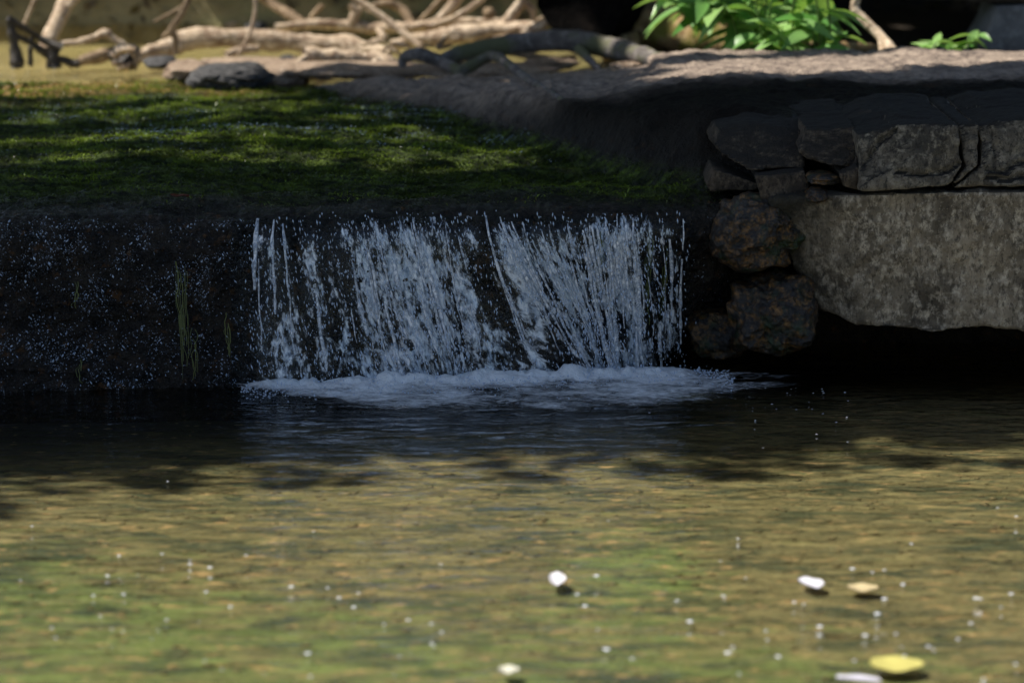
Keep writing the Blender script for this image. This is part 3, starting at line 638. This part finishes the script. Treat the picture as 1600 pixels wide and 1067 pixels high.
stick('snag', 'black rotting triangular snag standing in the water at the left edge', [(12, 30, 2.55, 5), (32, 42, 2.57, 6), (60, 58, 2.6, 6), (96, 76, 2.6, 7)], 'dark_wood', 'snag',
      twigs=[[(14, 32, 2.55, 6), (20, 60, 2.55, 7), (25, 84, 2.55, 10), (27, 106, 2.55, 12)], [(22, 54, 2.56, 5), (48, 68, 2.58, 5), (76, 88, 2.6, 6)], [(50, 56, 2.6, 3), (48, 80, 2.6, 4), (48, 104, 2.6, 4)],
             [(80, 74, 2.6, 8), (82, 90, 2.6, 11), (83, 106, 2.6, 12)], [(92, 92, 2.6, 5), (110, 98, 2.6, 7), (128, 100, 2.6, 5)]], amp=.3)
stick('crooked_branch', 'cream crooked branch arching low between the snag and the root clump', [(96, 69, 2.65, 5), (122, 66, 2.65, 5), (145, 60, 2.65, 6), (166, 53, 2.65, 7), (182, 64, 2.65, 5), (204, 76, 2.65, 4)], 'pale_wood', amp=.3)
stick('short_log', 'short pale log end pushed against the root clump', [(122, 98, 2.6, 7), (148, 90, 2.62, 9), (172, 84, 2.65, 11), (196, 84, 2.65, 8)], 'brown_wood', 'log', amp=.25)
stick('upright_twig', 'forked upright twig rising in front of the left end of the cream log', [(275, 86, 2.72, 4), (274, 60, 2.72, 5), (268, 48, 2.72, 7), (282, 24, 2.72, 5), (298, -10, 2.72, 5)], 'brown_wood', 'twig',
      twigs=[[(294, 6, 2.72, 3), (270, 20, 2.72, 3), (240, 35, 2.72, 2)], [(268, 48, 2.72, 5), (256, 58, 2.75, 4)]])
stick('curved_twig', 'thin curved tan twig crossing in front of the cream log', [(372, 86, 2.7, 2.5), (386, 62, 2.7, 3), (394, 40, 2.7, 3), (399, 16, 2.7, 3), (398, -10, 2.7, 3)], 'pale_wood', 'twig')
stick('log_stub', 'pinkish half sunk stub under the cream log', [(352, 86, 2.72, 5), (372, 80, 2.74, 7), (402, 76, 2.78, 6)], 'pale_wood', 'stub')
stick('slanting_branch', 'smooth grey branch slanting down right behind the cream log', [(398, -14, 3.4, 6), (420, 4, 3.4, 7), (450, 22, 3.35, 8), (482, 44, 3.3, 7)], 'brown_wood')
stick('slanting_branch', 'thin branch rising to the right from the middle of the pale branch', [(476, 42, 3.3, 4), (490, 24, 3.3, 5), (504, 8, 3.3, 4)], 'brown_wood')
stick('long_stick', 'long thin stick slanting down across the tangle of pale branches', [(545, -8, 3.0, 4), (580, 14, 2.98, 5), (620, 44, 2.95, 6), (662, 76, 2.9, 5)], 'pale_wood', 'stick', amp=.05)
stick('arched_root', 'bare arched root bending over behind the pale branches', [(574, 20, 3.35, 4), (586, 9, 3.35, 5), (606, 6, 3.35, 6), (628, 16, 3.35, 7), (646, 42, 3.3, 6)], 'brown_wood', 'root')
stick('splayed_branch', 'bright branch splaying up right from the tangle, thickest of three', [(640, 44, 3.1, 6), (680, 34, 3.1, 6), (704, 14, 3.1, 9), (722, -14, 3.1, 10)], 'pale_wood')
stick('splayed_branch', 'slim branch splaying up right below its thicker neighbour', [(668, 42, 3.05, 5), (706, 30, 3.05, 5), (742, 8, 3.05, 5), (764, -10, 3.05, 4)], 'pale_wood')
stick('splayed_branch', 'shaded slim branch splaying up at the back left of the bright one', [(655, 36, 3.3, 4), (676, 14, 3.3, 5), (700, -10, 3.3, 5)], 'brown_wood')
boulder('wood_knob', 764, 22, 3.1, 10, 9, .02, M['brown_wood'], 31, .2, 4, 'round sawn knob of wood sitting behind the pale tangle', 'wood')
stick('knuckled_root', 'lumpy row of pale root knuckles below the cream log', [(474, 84, 2.5, 10), (490, 86, 2.5, 13), (505, 86, 2.5, 9), (522, 88, 2.5, 13), (536, 88, 2.5, 9), (552, 90, 2.5, 13), (568, 92, 2.5, 10), (586, 92, 2.5, 12), (604, 96, 2.48, 10), (624, 104, 2.45, 9)], 'pale_wood', 'root', amp=.1, twigs=[[(478, 90, 2.45, 6), (462, 100, 2.4, 5), (452, 108, 2.4, 4)], [(588, 96, 2.45, 6), (578, 108, 2.4, 5)]])
stick('background_root', 'pale submerged branch seen behind the grey log', [(790, 82, 2.7, 4), (830, 88, 2.7, 6), (870, 94, 2.7, 6), (900, 90, 2.7, 5)], 'brown_wood', 'branch')
stick('propped_stick', 'crooked pale stick propped on the right rock beside the green leaves', [(1342, -12, 1.85, 6), (1336, 14, 1.85, 8), (1352, 34, 1.83, 8), (1374, 56, 1.8, 8), (1398, 84, 1.72, 9)], 'pale_wood', 'stick', twigs=[[(1338, 18, 1.85, 4), (1328, 28, 1.84, 3)], [(1376, 60, 1.8, 6), (1378, 82, 1.74, 5)]])
stick('yellow_log', 'short yellowish log lying under the green leaves', [(1240, 76, 2.0, 9), (1290, 74, 2.0, 11), (1340, 76, 2.0, 10), (1376, 78, 2.0, 8)], 'mossy_bark', 'log', amp=.1)
# small debris sticks in the tangle, all alike
for k in range(34):
    px = RNG.uniform(455, 900); py = RNG.uniform(62, 104) if px < 700 else RNG.uniform(40, 62); a = RNG.normal(0, .5); l = RNG.uniform(14, 40); Yd = 2.35 + (104 - py) * .012; r = RNG.uniform(1.6, 3.6)
    stick('debris_twig', 'one of many small broken twigs jammed among the pale branches', [(px, py, Yd, r), (px + l * .5, py + l * .5 * math.sin(a) + RNG.normal(0, 2), Yd, r), (px + l, py + l * math.sin(a), Yd + .03, r * .7)], 'pale_wood' if RNG.random() < .6 else 'brown_wood', 'twig', group='small debris twigs in the tangle', sides=8)
# root clump
rc = empty('root_clump', PY(198, 95, 2.55)); tag(rc, 'dark tangled clump of roots and mud at the edge of the moss', 'root clump'); inv = Matrix.Translation(-rc.location)
b = boulder('clod', 197, 92, 2.55, 22, 18, .04, M['dark_wood'], 77, .4, 5, parent=rc); b.matrix_parent_inverse = inv
for k in range(26):
    a = RNG.uniform(0, 2 * np.pi); x0, y0 = 197 + 14 * math.cos(a), 92 + 10 * math.sin(a); x1, y1 = 197 + 25 * math.cos(a + .5), 92 + 19 * math.sin(a + .5)
    P, r = path([(x0, y0, 2.5, 2.5), ((x0 + x1) / 2 + RNG.normal(0, 3), (y0 + y1) / 2, 2.47, 2.2), (x1, min(y1, 112), 2.5, 1.5)])
    V, F = tube(P, r, 6, .2, k); o = link('rootlet', tmesh('rootlet', V, F, M['brown_wood'] if k % 2 else M['pale_wood']), rc); o.matrix_parent_inverse = inv

# the big trunk end, blackened to stand for shade, and its ochre roots
tr = empty('fallen_trunk', PY(930, 110, 2.55)); tag(tr, 'huge fallen black trunk with a charred end and ochre bark behind', 'fallen trunk'); inv = Matrix.Translation(-tr.location)
def tpart(nm, pp, mat, amp, sides=28):
    P, r = path(pp); V, F = tube(P, r, sides, amp, 900 + len(pp), step=.12); o = link(nm, tmesh(nm, V, F, M[mat]), tr); o.matrix_parent_inverse = inv
tpart('charred_end', [(905, 12, 2.5, 60), (930, 8, 2.6, 74), (965, 0, 2.75, 72)], 'black_bark', .16)
tpart('trunk', [(965, 0, 2.75, 70), (1010, -8, 3.0, 74), (1100, -30, 3.4, 80), (1240, -60, 4.0, 84)], 'mossy_bark', .12)
tpart('root', [(985, 30, 2.7, 48), (1020, 44, 2.6, 40), (1070, 56, 2.5, 32), (1120, 66, 2.4, 24), (1165, 80, 2.3, 16), (1200, 96, 2.2, 9)], 'mossy_bark', .22)
tpart('root', [(1000, 70, 2.5, 22), (960, 78, 2.5, 20), (940, 84, 2.5, 14)], 'mossy_bark', .2)

# stones behind the ledge
boulder('flat_stone', 250, 98, 2.4, 26, 9, .09, M['dark_rock'], 41, .15, 5, 'flat blue black wet stone beside the root clump')
boulder('rubble_stone', 292, 112, 2.3, 34, 14, .12, M['tan_rock'], 42, .3, 5, 'knobbly sunlit pinkish stone left of the dark boulders')
boulder('dark_stone', 362, 122, 2.12, 60, 20, .16, M['dark_rock'], 43, .2, 6, 'low blue grey boulder at the far edge of the moss')
boulder('rubble_stone', 440, 118, 2.3, 46, 18, .14, M['tan_rock'], 44, .25, 5, 'rounded tan boulder between the two dark ones')
boulder('flat_stone', 400, 99, 2.55, 90, 6, .12, M['tan_rock'], 45, .2, 5, 'long flat sunlit rock shelf just below the cream log')
boulder('flat_stone', 560, 110, 2.28, 120, 9, .16, M['tan_rock'], 46, .15, 6, 'long low tan rock shelf behind the rounded dark rock')
boulder('flat_stone', 760, 110, 2.2, 110, 8, .14, M['tan_rock'], 48, .15, 6, 'tan rock shelf under the grey arched log')
boulder('tan_stone', 982, 106, 1.95, 28, 9, .04, M['tan_rock'], 49, .15, 5, 'flat orange tan stone lying under the grey log')
boulder('tan_stone', 1076, 97, 1.75, 16, 7, .03, M['tan_rock'], 50, .2, 5, 'small orange stone at the left end of the sunlit rock edge')
boulder('pale_stone', 862, 100, 2.45, 44, 8, .08, M['tan_rock'], 54, .2, 5, 'pale stone in the water seen through the arch of the grey log')
boulder('pale_stone', 365, 36, 3.9, 24, 8, .05, M['tan_rock'], 51, .2, 4, 'pale stone at the far bank above the cream log')
boulder('pale_stone', 400, 42, 3.8, 18, 7, .05, M['dark_rock'], 52, .2, 4, 'grey stone just right of the pale one at the far bank')

for k in range(26):
    px = RNG.uniform(235, 640); py = np.interp(px, [235, 640], [108, 112]) + RNG.uniform(-14, 14) - 4
    Yd = float(np.interp(py, [90, 125], [2.62, 2.12]))
    boulder('rubble_stone', px, py, Yd, RNG.uniform(6, 17), RNG.uniform(3.5, 8), .03, M['tan_rock'] if RNG.random() < .75 else M['dark_rock'], 400 + k, .3, 4, 'small loose stone in the sunlit rubble between moss and cream log', 'stone', group='small rubble stones behind the moss')
# ------------------------------------------------------------------ low footbridge, right corner
fb = empty('footbridge', PY(1570, 80, 2.3)); tag(fb, 'low dark timber footbridge on a grey concrete pier', 'footbridge'); inv = Matrix.Translation(-fb.location)
def boxm(name, cs, mat, bevel=.006, amp=0):
    """cs: 4 ground corners (x, y), z0, z1"""
    (c, z0, z1) = cs; bm = bmesh.new(); v0 = [bm.verts.new((x, y, z0)) for x, y in c]; v1 = [bm.verts.new((x, y, z1)) for x, y in c]
    bm.faces.new(v0[::-1]); bm.faces.new(v1)
    for i in range(4): bm.faces.new((v0[i], v0[(i + 1) % 4], v1[(i + 1) % 4], v1[i]))
    bmesh.ops.recalc_face_normals(bm, faces=bm.faces)
    bmesh.ops.bevel(bm, geom=bm.edges[:], offset=bevel, segments=2, affect='EDGES')
    me = bpy.data.meshes.new(name); bm.to_mesh(me); bm.free(); me.materials.append(mat)
    o = link(name, me, fb); o.matrix_parent_inverse = inv; return o
e0 = PY(1360, -1.5, 2.42); e1 = PY(1640, 9, 2.20); dv = (e1 - e0)[:2]; dv /= np.linalg.norm(dv); nv = np.array([-dv[1], dv[0]]); s0 = e0[:2] - dv * .3
zb = .575
def quad(o, a, b, w0, w1): return [tuple(o + dv * a + nv * w0), tuple(o + dv * b + nv * w0), tuple(o + dv * b + nv * w1), tuple(o + dv * a + nv * w1)]
for wq in (0, .75, 1.5): boxm('beam', (quad(s0, 0, 2.8, wq, wq + .08), zb, zb + .14), M['plank'])
for k in range(18): boxm('deck_plank', (quad(s0, k * .155 + .002, k * .155 + .148, -.05, 1.65), zb + .143, zb + .178), M['plank'], .004)
pr = prism_rock('pier', [(1560, 12), (1590, 10), (1640, 10), (1640, 84), (1540, 84), (1532, 70), (1546, 45)], 2.22, 2.5, M['concrete'], .006, 61, .008); pr.parent = fb; pr.matrix_parent_inverse = inv

# ------------------------------------------------------------------ leafy plants on the right
def leaf_mesh(seed):
    rg = np.random.default_rng(seed); n = 9; t = np.linspace(0, 1, n); w = .17 * np.sin(np.pi * t ** .8) ** .9 * (1 - .25 * t) + .006
    bend = rg.uniform(.15, .6); x = t; z = -bend * t ** 2 * .6 + .12 * t; V = []
    for i in range(n): V += [(x[i], -w[i], z[i] + w[i] * .35), (x[i], 0, z[i]), (x[i], w[i], z[i] + w[i] * .35)]
    F = gridF(n, 3)
    return npmesh('leaf', np.array(V), F, M['herb'])
LEAF = [leaf_mesh(k) for k in range(5)]
SUNNY = np.array(Ldir)
def plant(name, label, stems, seed):
    rg = np.random.default_rng(seed); root = empty(name, tuple(stems[0][0])); tag(root, label, 'plant'); inv = Matrix.Translation(-root.location)
    for (P0, P1, nl, ll) in stems:
        P0, P1 = np.array(P0), np.array(P1); mid = (P0 + P1) / 2 + rg.normal(0, .015, 3)
        V, F = tube([P0, mid, P1], [.0035, .003, .002], 6, .05, seed); o = link('stem', tmesh('stem', V, F, M['algae_stem']), root); o.matrix_parent_inverse = inv
        for k in range(nl):
            t = (k + .6) / nl; c = P0 + (P1 - P0) * t; az = k * 2.4 + rg.uniform(-.5, .5); l = ll * rg.uniform(.75, 1.2)
            o = link('leaf', LEAF[rg.integers(5)], root); o.matrix_parent_inverse = inv
            o.location = c; o.scale = (l, l * rg.uniform(.8, 1.15), l); o.rotation_euler = (rg.uniform(-.5, .5), rg.uniform(-.5, .7), az)
t = NT('green_stem'); M['algae_stem'] = t.surf(t.bsdf((.12, .2, .05), .5, .4))
st = []
rg = np.random.default_rng(5)
for k in range(40):
    px = 1290 - 250 * rg.random() ** 1.2; Yd = rg.uniform(1.68, 2.3); base = PY(px, 70 + rg.uniform(-6, 14), Yd) ; base[2] = .41
    topy = np.interp(px, [1020, 1100, 1200, 1330], [-10, 20, 62, 55]); tp = PY(px + rg.uniform(-30, 20), rg.uniform(-60, topy), Yd - .05)
    if px < 1150: base = PY(px + 40, 20, Yd); tp = PY(px, rg.uniform(-30, 25), Yd)
    st.append((base, tp, 8, rg.uniform(.115, .16)))
plant('leafy_plant', 'lush bright green plant with lance shaped leaves beside the fallen trunk', st, 3)
plant('leafy_plant', 'small green sprout with spreading leaves near the concrete pier', [(PY(1462, 86, 1.75), PY(1464, 66, 1.75), 6, .10), (PY(1474, 86, 1.76), PY(1482, 62, 1.76), 4, .08)], 8)
plant('leafy_plant', 'smallest green sprout touching the concrete pier', [(PY(1512, 84, 1.78), PY(1516, 58, 1.8), 6, .065), (PY(1520, 82, 1.8), PY(1530, 50, 1.8), 3, .06)], 12)

# ------------------------------------------------------------------ floating leaves, petals, bubbles, pebbles in the pool
def fleaf(name, label, px, py, lpx, wpx, z, col, cat='leaf', ang=0., rough=.5):
    c = PZ(px, py, z); k = mpp(c[1]); L_ = lpx * k; W = wpx * k * 3.3; n = 15; t = np.linspace(-1, 1, n); w = W * np.sqrt(np.maximum(0, 1 - t ** 2)) * (1 - .15 * t)
    V = []
    for side in (0, -.0015):
        for i in range(n):
            for q in (-1, -.5, 0, .5, 1): V.append((t[i] * L_, q * w[i], 0.0012 * q * q + .0015 * t[i] ** 2 + side + .001 * math.sin(5 * t[i] + q)))
    F = gridF(n, 5); F2 = F[:, ::-1] + n * 5; F = np.concatenate([F, F2])
    t_ = NT(name + '_mat'); p = t_.obj(); c1 = t_.mix(t_.noise(p, 40, 4), col, tuple(a * .6 for a in col)); m = t_.surf(t_.bsdf(c1, rough, .4))
    o = link(name, npmesh(name, np.array(V), F, m), None, tuple(c)); o.rotation_euler = (0, 0, ang); tag(o, label, cat); return o
fleaf('floating_leaf', 'broad yellow oval leaf floating near the bottom right', 1401, 1037, 44, 12, .004, (.60, .54, .16))
fleaf('floating_leaf', 'narrow pink and green leaf floating right of the white petal', 1348, 918, 25, 6.5, .004, (.62, .50, .28))
fleaf('floating_petal', 'large round white petal floating in the middle of the pool', 871, 904, 14, 11, .005, (.78, .76, .80), 'petal')
fleaf('floating_petal', 'white pointed petal floating left of the pinkish leaf', 1268, 910, 19, 9, .005, (.74, .73, .80), 'petal', .3)
fleaf('floating_petal', 'white petal cut by the lower edge of the photo', 1342, 1060, 15, 11, .005, (.66, .64, .74), 'petal', 1.2)
fleaf('floating_petal', 'flat pale petal near the lower edge in the middle', 795, 1046, 17, 6, .005, (.70, .68, .55), 'petal')
fleaf('red_leaf', 'dark red leaf caught on the mossy lip of the ledge', 281, 306, 16, 3.2, .37, (.13, .02, .01), 'leaf', -.35)
t = NT('bubble'); M['bubble'] = t.surf(t.bsdf((.72, .74, .80), .12, .8))
bub = None
spots = [(50, 822), (262, 752), (186, 868), (253, 865), (297, 881), (328, 886), (168, 899), (32, 906), (322, 924), (360, 947), (146, 930), (87, 996), (157, 962), (175, 982), (192, 986), (320, 1032), (490, 830), (512, 918), (455, 916), (560, 926), (600, 975), (481, 1020), (485, 1056), (530, 933), (553, 948),
         (689, 881), (638, 968), (674, 974), (690, 987), (675, 1005), (624, 1025), (932, 899), (902, 928), (914, 946), (1058, 938), (948, 1014), (934, 983), (946, 1013), (1078, 970), (1153, 841), (1126, 876), (1129, 930), (1059, 938), (1241, 940), (1256, 943), (1332, 888), (1382, 890), (1382, 935), (1411, 912), (1281, 992), (1281, 978),
         (1352, 992), (1197, 985), (1199, 999), (1137, 1019), (1216, 1025), (1155, 1052), (1517, 973), (1497, 998), (1450, 1009), (1460, 1016), (1525, 934), (1580, 927), (1587, 1037), (1537, 1061), (1532, 935), (1424, 849), (1564, 948), (1400, 990), (1371, 958)]
def bubble(px, py, r):
    global bub
    c = PZ(px, py, .001)
    if bub is None:
        bm = bmesh.new(); bmesh.ops.create_icosphere(bm, subdivisions=3, radius=1)
        me = bpy.data.meshes.new('bubble'); bm.to_mesh(me); bm.free(); me.polygons.foreach_set('use_smooth', np.full(len(me.polygons), True)); me.materials.append(M['bubble']); bub = me
    o = link('bubble', bub, None, tuple(c)); o.scale = (r, r, r * .22)
    tag(o, 'tiny white bubble drifting on the clear water of the pool', 'bubble', 'white bubbles drifting on the pool')
for px, py in spots: bubble(px, py, RNG.choice([.0022, .003, .0042]) * RNG.uniform(.8, 1.15))
for k in range(26): bubble(RNG.uniform(0, 1600), 780 + 287 * RNG.random() ** .8, RNG.uniform(.0012, .0028))
for k in range(46):
    px = RNG.uniform(980, 1330); bubble(px, 606 + RNG.exponential(24), RNG.uniform(.0009, .0024))
# scattered pebbles and sunk leaves on the bed: uncountable
n = 3500; x = RNG.uniform(-1.3, 1.3, n); y = -2.6 + 2.7 * RNG.random(n); zt = terrain(x, y)[0]
M['pebble'] = rock_mat('ochre_pebbles', (.33, .25, .13), (.20, .17, .09), (.46, .34, .2), 2.0, speck=0)
me = drops('gravel', np.stack([x, y, zt + .001], -1), RNG.uniform(.003, .010, n) * (RNG.random(n) ** 2 + .3), np.full(n, .08), np.zeros(n), M['pebble'])
tag(link('gravel', me), 'ochre gravel and sunken leaf scraps on the pool bed', 'gravel', kind='stuff')

# ------------------------------------------------------------------ trees
def crown(name, C, Rr, n, size, mat, seed, parent, shape='ball'):
    rg = np.random.default_rng(seed); nb = max(10, n // 160); cc = rg.normal(0, 1, (nb, 3)); cc /= np.linalg.norm(cc, axis=1, keepdims=True); cc *= (rg.random(nb) ** .45)[:, None]
    cc = cc * Rr * .85 + C; k = rg.integers(0, nb, n); p = cc[k] + rg.normal(0, 1, (n, 3)) * np.array(Rr) * .17
    return leafcards(name, p, size, mat, rg, parent)
def leafcards(name, p, size, mat, rg, parent):
    n = len(p); a = rg.uniform(0, 2 * np.pi, n); ti = rg.normal(0, .55, n); l = size * rg.uniform(.6, 1.3, n)
    d = np.stack([np.cos(a) * np.cos(ti), np.sin(a) * np.cos(ti), np.sin(ti)], -1); s = np.stack([-np.sin(a), np.cos(a), rg.normal(0, .4, n)], -1)
    d *= l[:, None]; s *= (l * .32)[:, None]
    v = np.stack([p, p + d * .45 + s, p + d, p + d * .45 - s], 1); F = np.arange(n * 4).reshape(-1, 4)
    tn = np.clip(rg.random(n) * .6 + .4 * (fbm(p, 1.5, 2, 5) + .5), 0, 1)
    return link(name, npmesh(name, v.reshape(-1, 3), F, mat, False, {'tone': np.repeat(tn, 4)}), parent)
def tree(x, y, h, r, label, seed, n=5200, name='forest_tree', cat='tree', group=None, low=.25):
    z0 = float(terrain(np.array([x]), np.array([y]))[0][0]); root = empty(name, (x, y, z0)); tag(root, label, cat, group)
    rg = np.random.default_rng(seed); lean = rg.normal(0, .25, 2); P = [np.array([0, 0, -.1]), np.array([lean[0] * .4, lean[1] * .4, h * .4]), np.array([lean[0], lean[1], h * .85])]
    V, F = tube(P, [.05 * h ** .7, .035 * h ** .7, .012 * h ** .7], 12, .12, seed); link('trunk', tmesh('trunk', V, F, M['trunk']), root)
    for k in range(5):
        t = .35 + .1 * k; b = P[0] * (1 - t) + P[2] * t; a = rg.uniform(0, 6.28); e = b + np.array([math.cos(a) * r * .7, math.sin(a) * r * .7, h * .18])
        V, F = tube([b, (b + e) / 2 + [0, 0, .1], e], [.016 * h ** .7, .011 * h ** .7, .005], 8, .1, seed + k); link('limb', tmesh('limb', V, F, M['trunk']), root)
    crown('crown', np.array([lean[0] * .6, lean[1] * .6, h * (low + (1 - low) / 2)]), np.array([r, r, h * (1 - low) / 2]), n, .13, M['forest'], seed, root)
TL = [(-3.6, 7.2, 'tree furthest left of the row behind the far bank'), (-2.1, 8.0, 'broad tree behind the leaning pink branch'), (-.8, 7.0, 'dense tree behind the cream log'), (.5, 8.2, 'tall tree behind the pale tangle of branches'), (1.7, 7.2, 'tree behind the fallen black trunk'),
      (3.0, 7.9, 'tree behind the footbridge'), (4.6, 6.8, 'tree furthest right of the row behind the bridge'), (-5.2, 8.6, 'outer tree on the left bank upstream'), (-1.4, 11, 'tree in the second row behind the cream log'), (1.4, 11.4, 'tree in the second row behind the trunk'), (4.0, 11, 'second row tree to the right')]
for k, (x, y, lb) in enumerate(TL): tree(x, y, 5.2 + (k * 37 % 10) * .22, 1.35, 'leafy green ' + lb, 300 + k * 13, 5200, group='trees beyond the far bank')
def shrub(x, y, h, r, label, seed):
    z0 = float(terrain(np.array([x]), np.array([y]))[0][0]); root = empty('shrub', (x, y, z0)); tag(root, label, 'shrub', 'shrubs on the far bank')
    for k in range(5):
        a = k * 1.3 + seed; e = np.array([math.cos(a) * r * .5, math.sin(a) * r * .4, h * .8]); V, F = tube([np.zeros(3) - [0, 0, .05], e * .5 + [0, 0, .1], e], [.014, .01, .004], 7, .15, seed + k)
        link('stem', tmesh('stem', V, F, M['trunk']), root)
    crown('foliage', np.array([0, 0, h * .55]), np.array([r, r * .8, h * .5]), 2600, .09, M['forest'], seed, root)
SL = [(-2.4, 5.6, 'low shrub on the far bank at the left edge'), (-1.55, 6.0, 'dark shrub behind the leaning pink branch'), (-.7, 5.8, 'shrub on the far bank behind the cream log'), (.15, 6.1, 'shrub on the far bank behind the arched root'), (1.0, 5.7, 'shrub in the gloom behind the fallen trunk'), (1.8, 5.9, 'shrub in the gloom behind the footbridge'), (2.7, 5.6, 'shrub beyond the right end of the footbridge')]
for k, (x, y, lb) in enumerate(SL): shrub(x, y, 1.7, .62, lb, 500 + k * 11)
# bare stems and roots hanging at the far bank
for k in range(22):
    px = 96 + k * 35 + RNG.uniform(-12, 12); Yd = RNG.uniform(3.9, 4.5); r = RNG.uniform(2.5, 7); b = RNG.uniform(18, 38); l = RNG.normal(0, 14)
    stick('bank_root', 'bare root hanging in the shadow along the far bank', [(px, b, Yd, r * .8), (px + l * .5, b - 22, Yd + .02, r), (px + l, -16, Yd + .05, r)], 'brown_wood' if k % 3 else 'grey_wood', 'root', group='bare roots along the far bank', sides=8)

# leaf litter lying on the far bank
n = 9000; x = RNG.uniform(-2.4, 2.4, n); y = RNG.uniform(3.85, 5.6, n); zt = terrain(x, y)[0]
M['litter'] = leaf_mat('dead_leaf', (.015, .010, .006), (.20, .13, .07), .1, .7)
tag(leafcards('leaf_litter', np.stack([x, y, zt + .008], -1), .05, M['litter'], np.random.default_rng(3), None), 'brown dead leaves covering the shaded far bank', 'leaf litter', kind='stuff')
# unseen shade tree on the left bank; crown shaped to drop shade where wanted
rg = np.random.default_rng(77)
sz = float(terrain(np.array([-4.6]), np.array([1.2]))[0][0])
shade = empty('shade_tree', (-4.6, 1.2, sz)); tag(shade, 'big spreading tree on the left bank whose crown shades the fall', 'tree'); inv = Matrix.Translation(-shade.location)
def sp(nm, P, r, s):
    V, F = tube([np.array(p, float) for p in P], r, 14, .1, s); o = link(nm, tmesh(nm, V, F, M['trunk']), shade); o.matrix_parent_inverse = inv
sp('trunk', [(-4.6, 1.2, sz - .1), (-4.5, 1.15, 2.2), (-4.2, 1.0, 3.6)], [.24, .19, .15], 1)
FX = [-4, -1.2, -.25, .26, 1.2, 5]; FYf = [-.80, -.68, -.42, -.37, -.06, .03]
BKX = [-4, -.66, -.50, .24, .38, .85, 1.35, 5]; BKY = [.40, .36, 2.15, 2.3, .93, 1.00, 1.17, 1.2]
gx_, gy_ = np.meshgrid(np.arange(-3.2, 4.4, .05), np.arange(-1.1, 4.9, .05)); gx_ = gx_.ravel(); gy_ = gy_.ravel()
pp_ = np.stack([gx_, gy_, gx_ * 0], -1)
front = np.interp(gx_, FX, FYf) + .15 * fbm(pp_, 2.5, 3, 601, stretch=(.8, 1.6, 1))
xs_ = gx_ - .2                                                     # the ledge top lies .35 m up: its sun line meets the ground .2 m further right
back = np.interp(xs_, BKX, BKY) + .04 * fbm(pp_, 4, 2, 603)
onrock = gy_ > np.interp(xs_, BX, BY) - .05
full = (gy_ > front) & (gy_ < back) & ((gy_ < .38 + .12 * fbm(pp_, 4, 2, 604)) | onrock | (xs_ > .2))
full |= ((gx_ > 1.34) & (gy_ > 1.90)) | ((gx_ > .6) & (gy_ > 2.9)) | ((gx_ > -.05) & (gx_ < .3) & (gy_ > 2.2) & (gy_ < 2.75)) | ((gy_ > 3.8 + .1 * fbm(pp_, 2, 2, 607)))
part = ~full & (xs_ < .2) & (gy_ > front) & (gy_ < 1.75)
pts = []
for rep in range(3):
    fringe = (gy_ < front) & (gy_ > front - .30) & (rg.random(len(gx_)) < .035)
    sel = full | fringe | (part & False & (rg.random(len(gx_)) < .20 + .55 * fbm(pp_, 4, 2, 605, stretch=(.6, 1.3, 1)))); q = np.stack([gx_[sel], gy_[sel], gx_[sel] * 0], -1); m = len(q)
    q += np.stack([rg.uniform(-.03, .03, m), rg.uniform(-.03, .03, m), np.zeros(m)], -1)
    h = rg.uniform(3.4, 5.4, m) + .3 * fbm(q, 1, 2, 9); q = q + np.array(Ldir)[None] * (h / Ldir.z)[:, None]; pts.append(q)
pts = np.concatenate(pts)
soft = (gy_ < front + .05) & (gy_ > front - .34); si = rg.choice(np.flatnonzero(soft), 5200, p=(lambda w_: w_ / w_.sum())(np.exp((gy_ - front)[soft] / .11))); q = np.stack([gx_[si], gy_[si], gx_[si] * 0], -1) + rg.uniform(-.03, .03, (5200, 3)) * [1, 1, 0]
h = rg.uniform(3.4, 5.2, 5200); fr = leafcards('outer_crown', q + np.array(Ldir)[None] * (h / Ldir.z)[:, None], .055, M['canopy'], rg, shade); fr.matrix_parent_inverse = inv
qi = rg.integers(0, part.sum(), 5400); q = np.stack([gx_[part][qi], gy_[part][qi], gx_[part][qi] * 0], -1) + rg.uniform(-.03, .03, (5400, 3)) * [1, 1, 0]
h = rg.uniform(3.4, 5.2, 5400); tuft = leafcards('crown', q + np.array(Ldir)[None] * (h / Ldir.z)[:, None], .055, M['canopy'], rg, shade); tuft.matrix_parent_inverse = inv; tuft.name = 'outer_crown'
o = leafcards('crown', pts, .15, M['canopy'], rg, shade); print('canopy', len(pts)); o.matrix_parent_inverse = inv
cen = pts.mean(0)
for k in range(12):
    e = pts[rg.integers(len(pts))]; b = np.array((-4.2, 1.0, 3.6)); sp('limb', [b, (b + e) / 2 + [0, 0, .35], e], [.09, .05, .02], 20 + k)
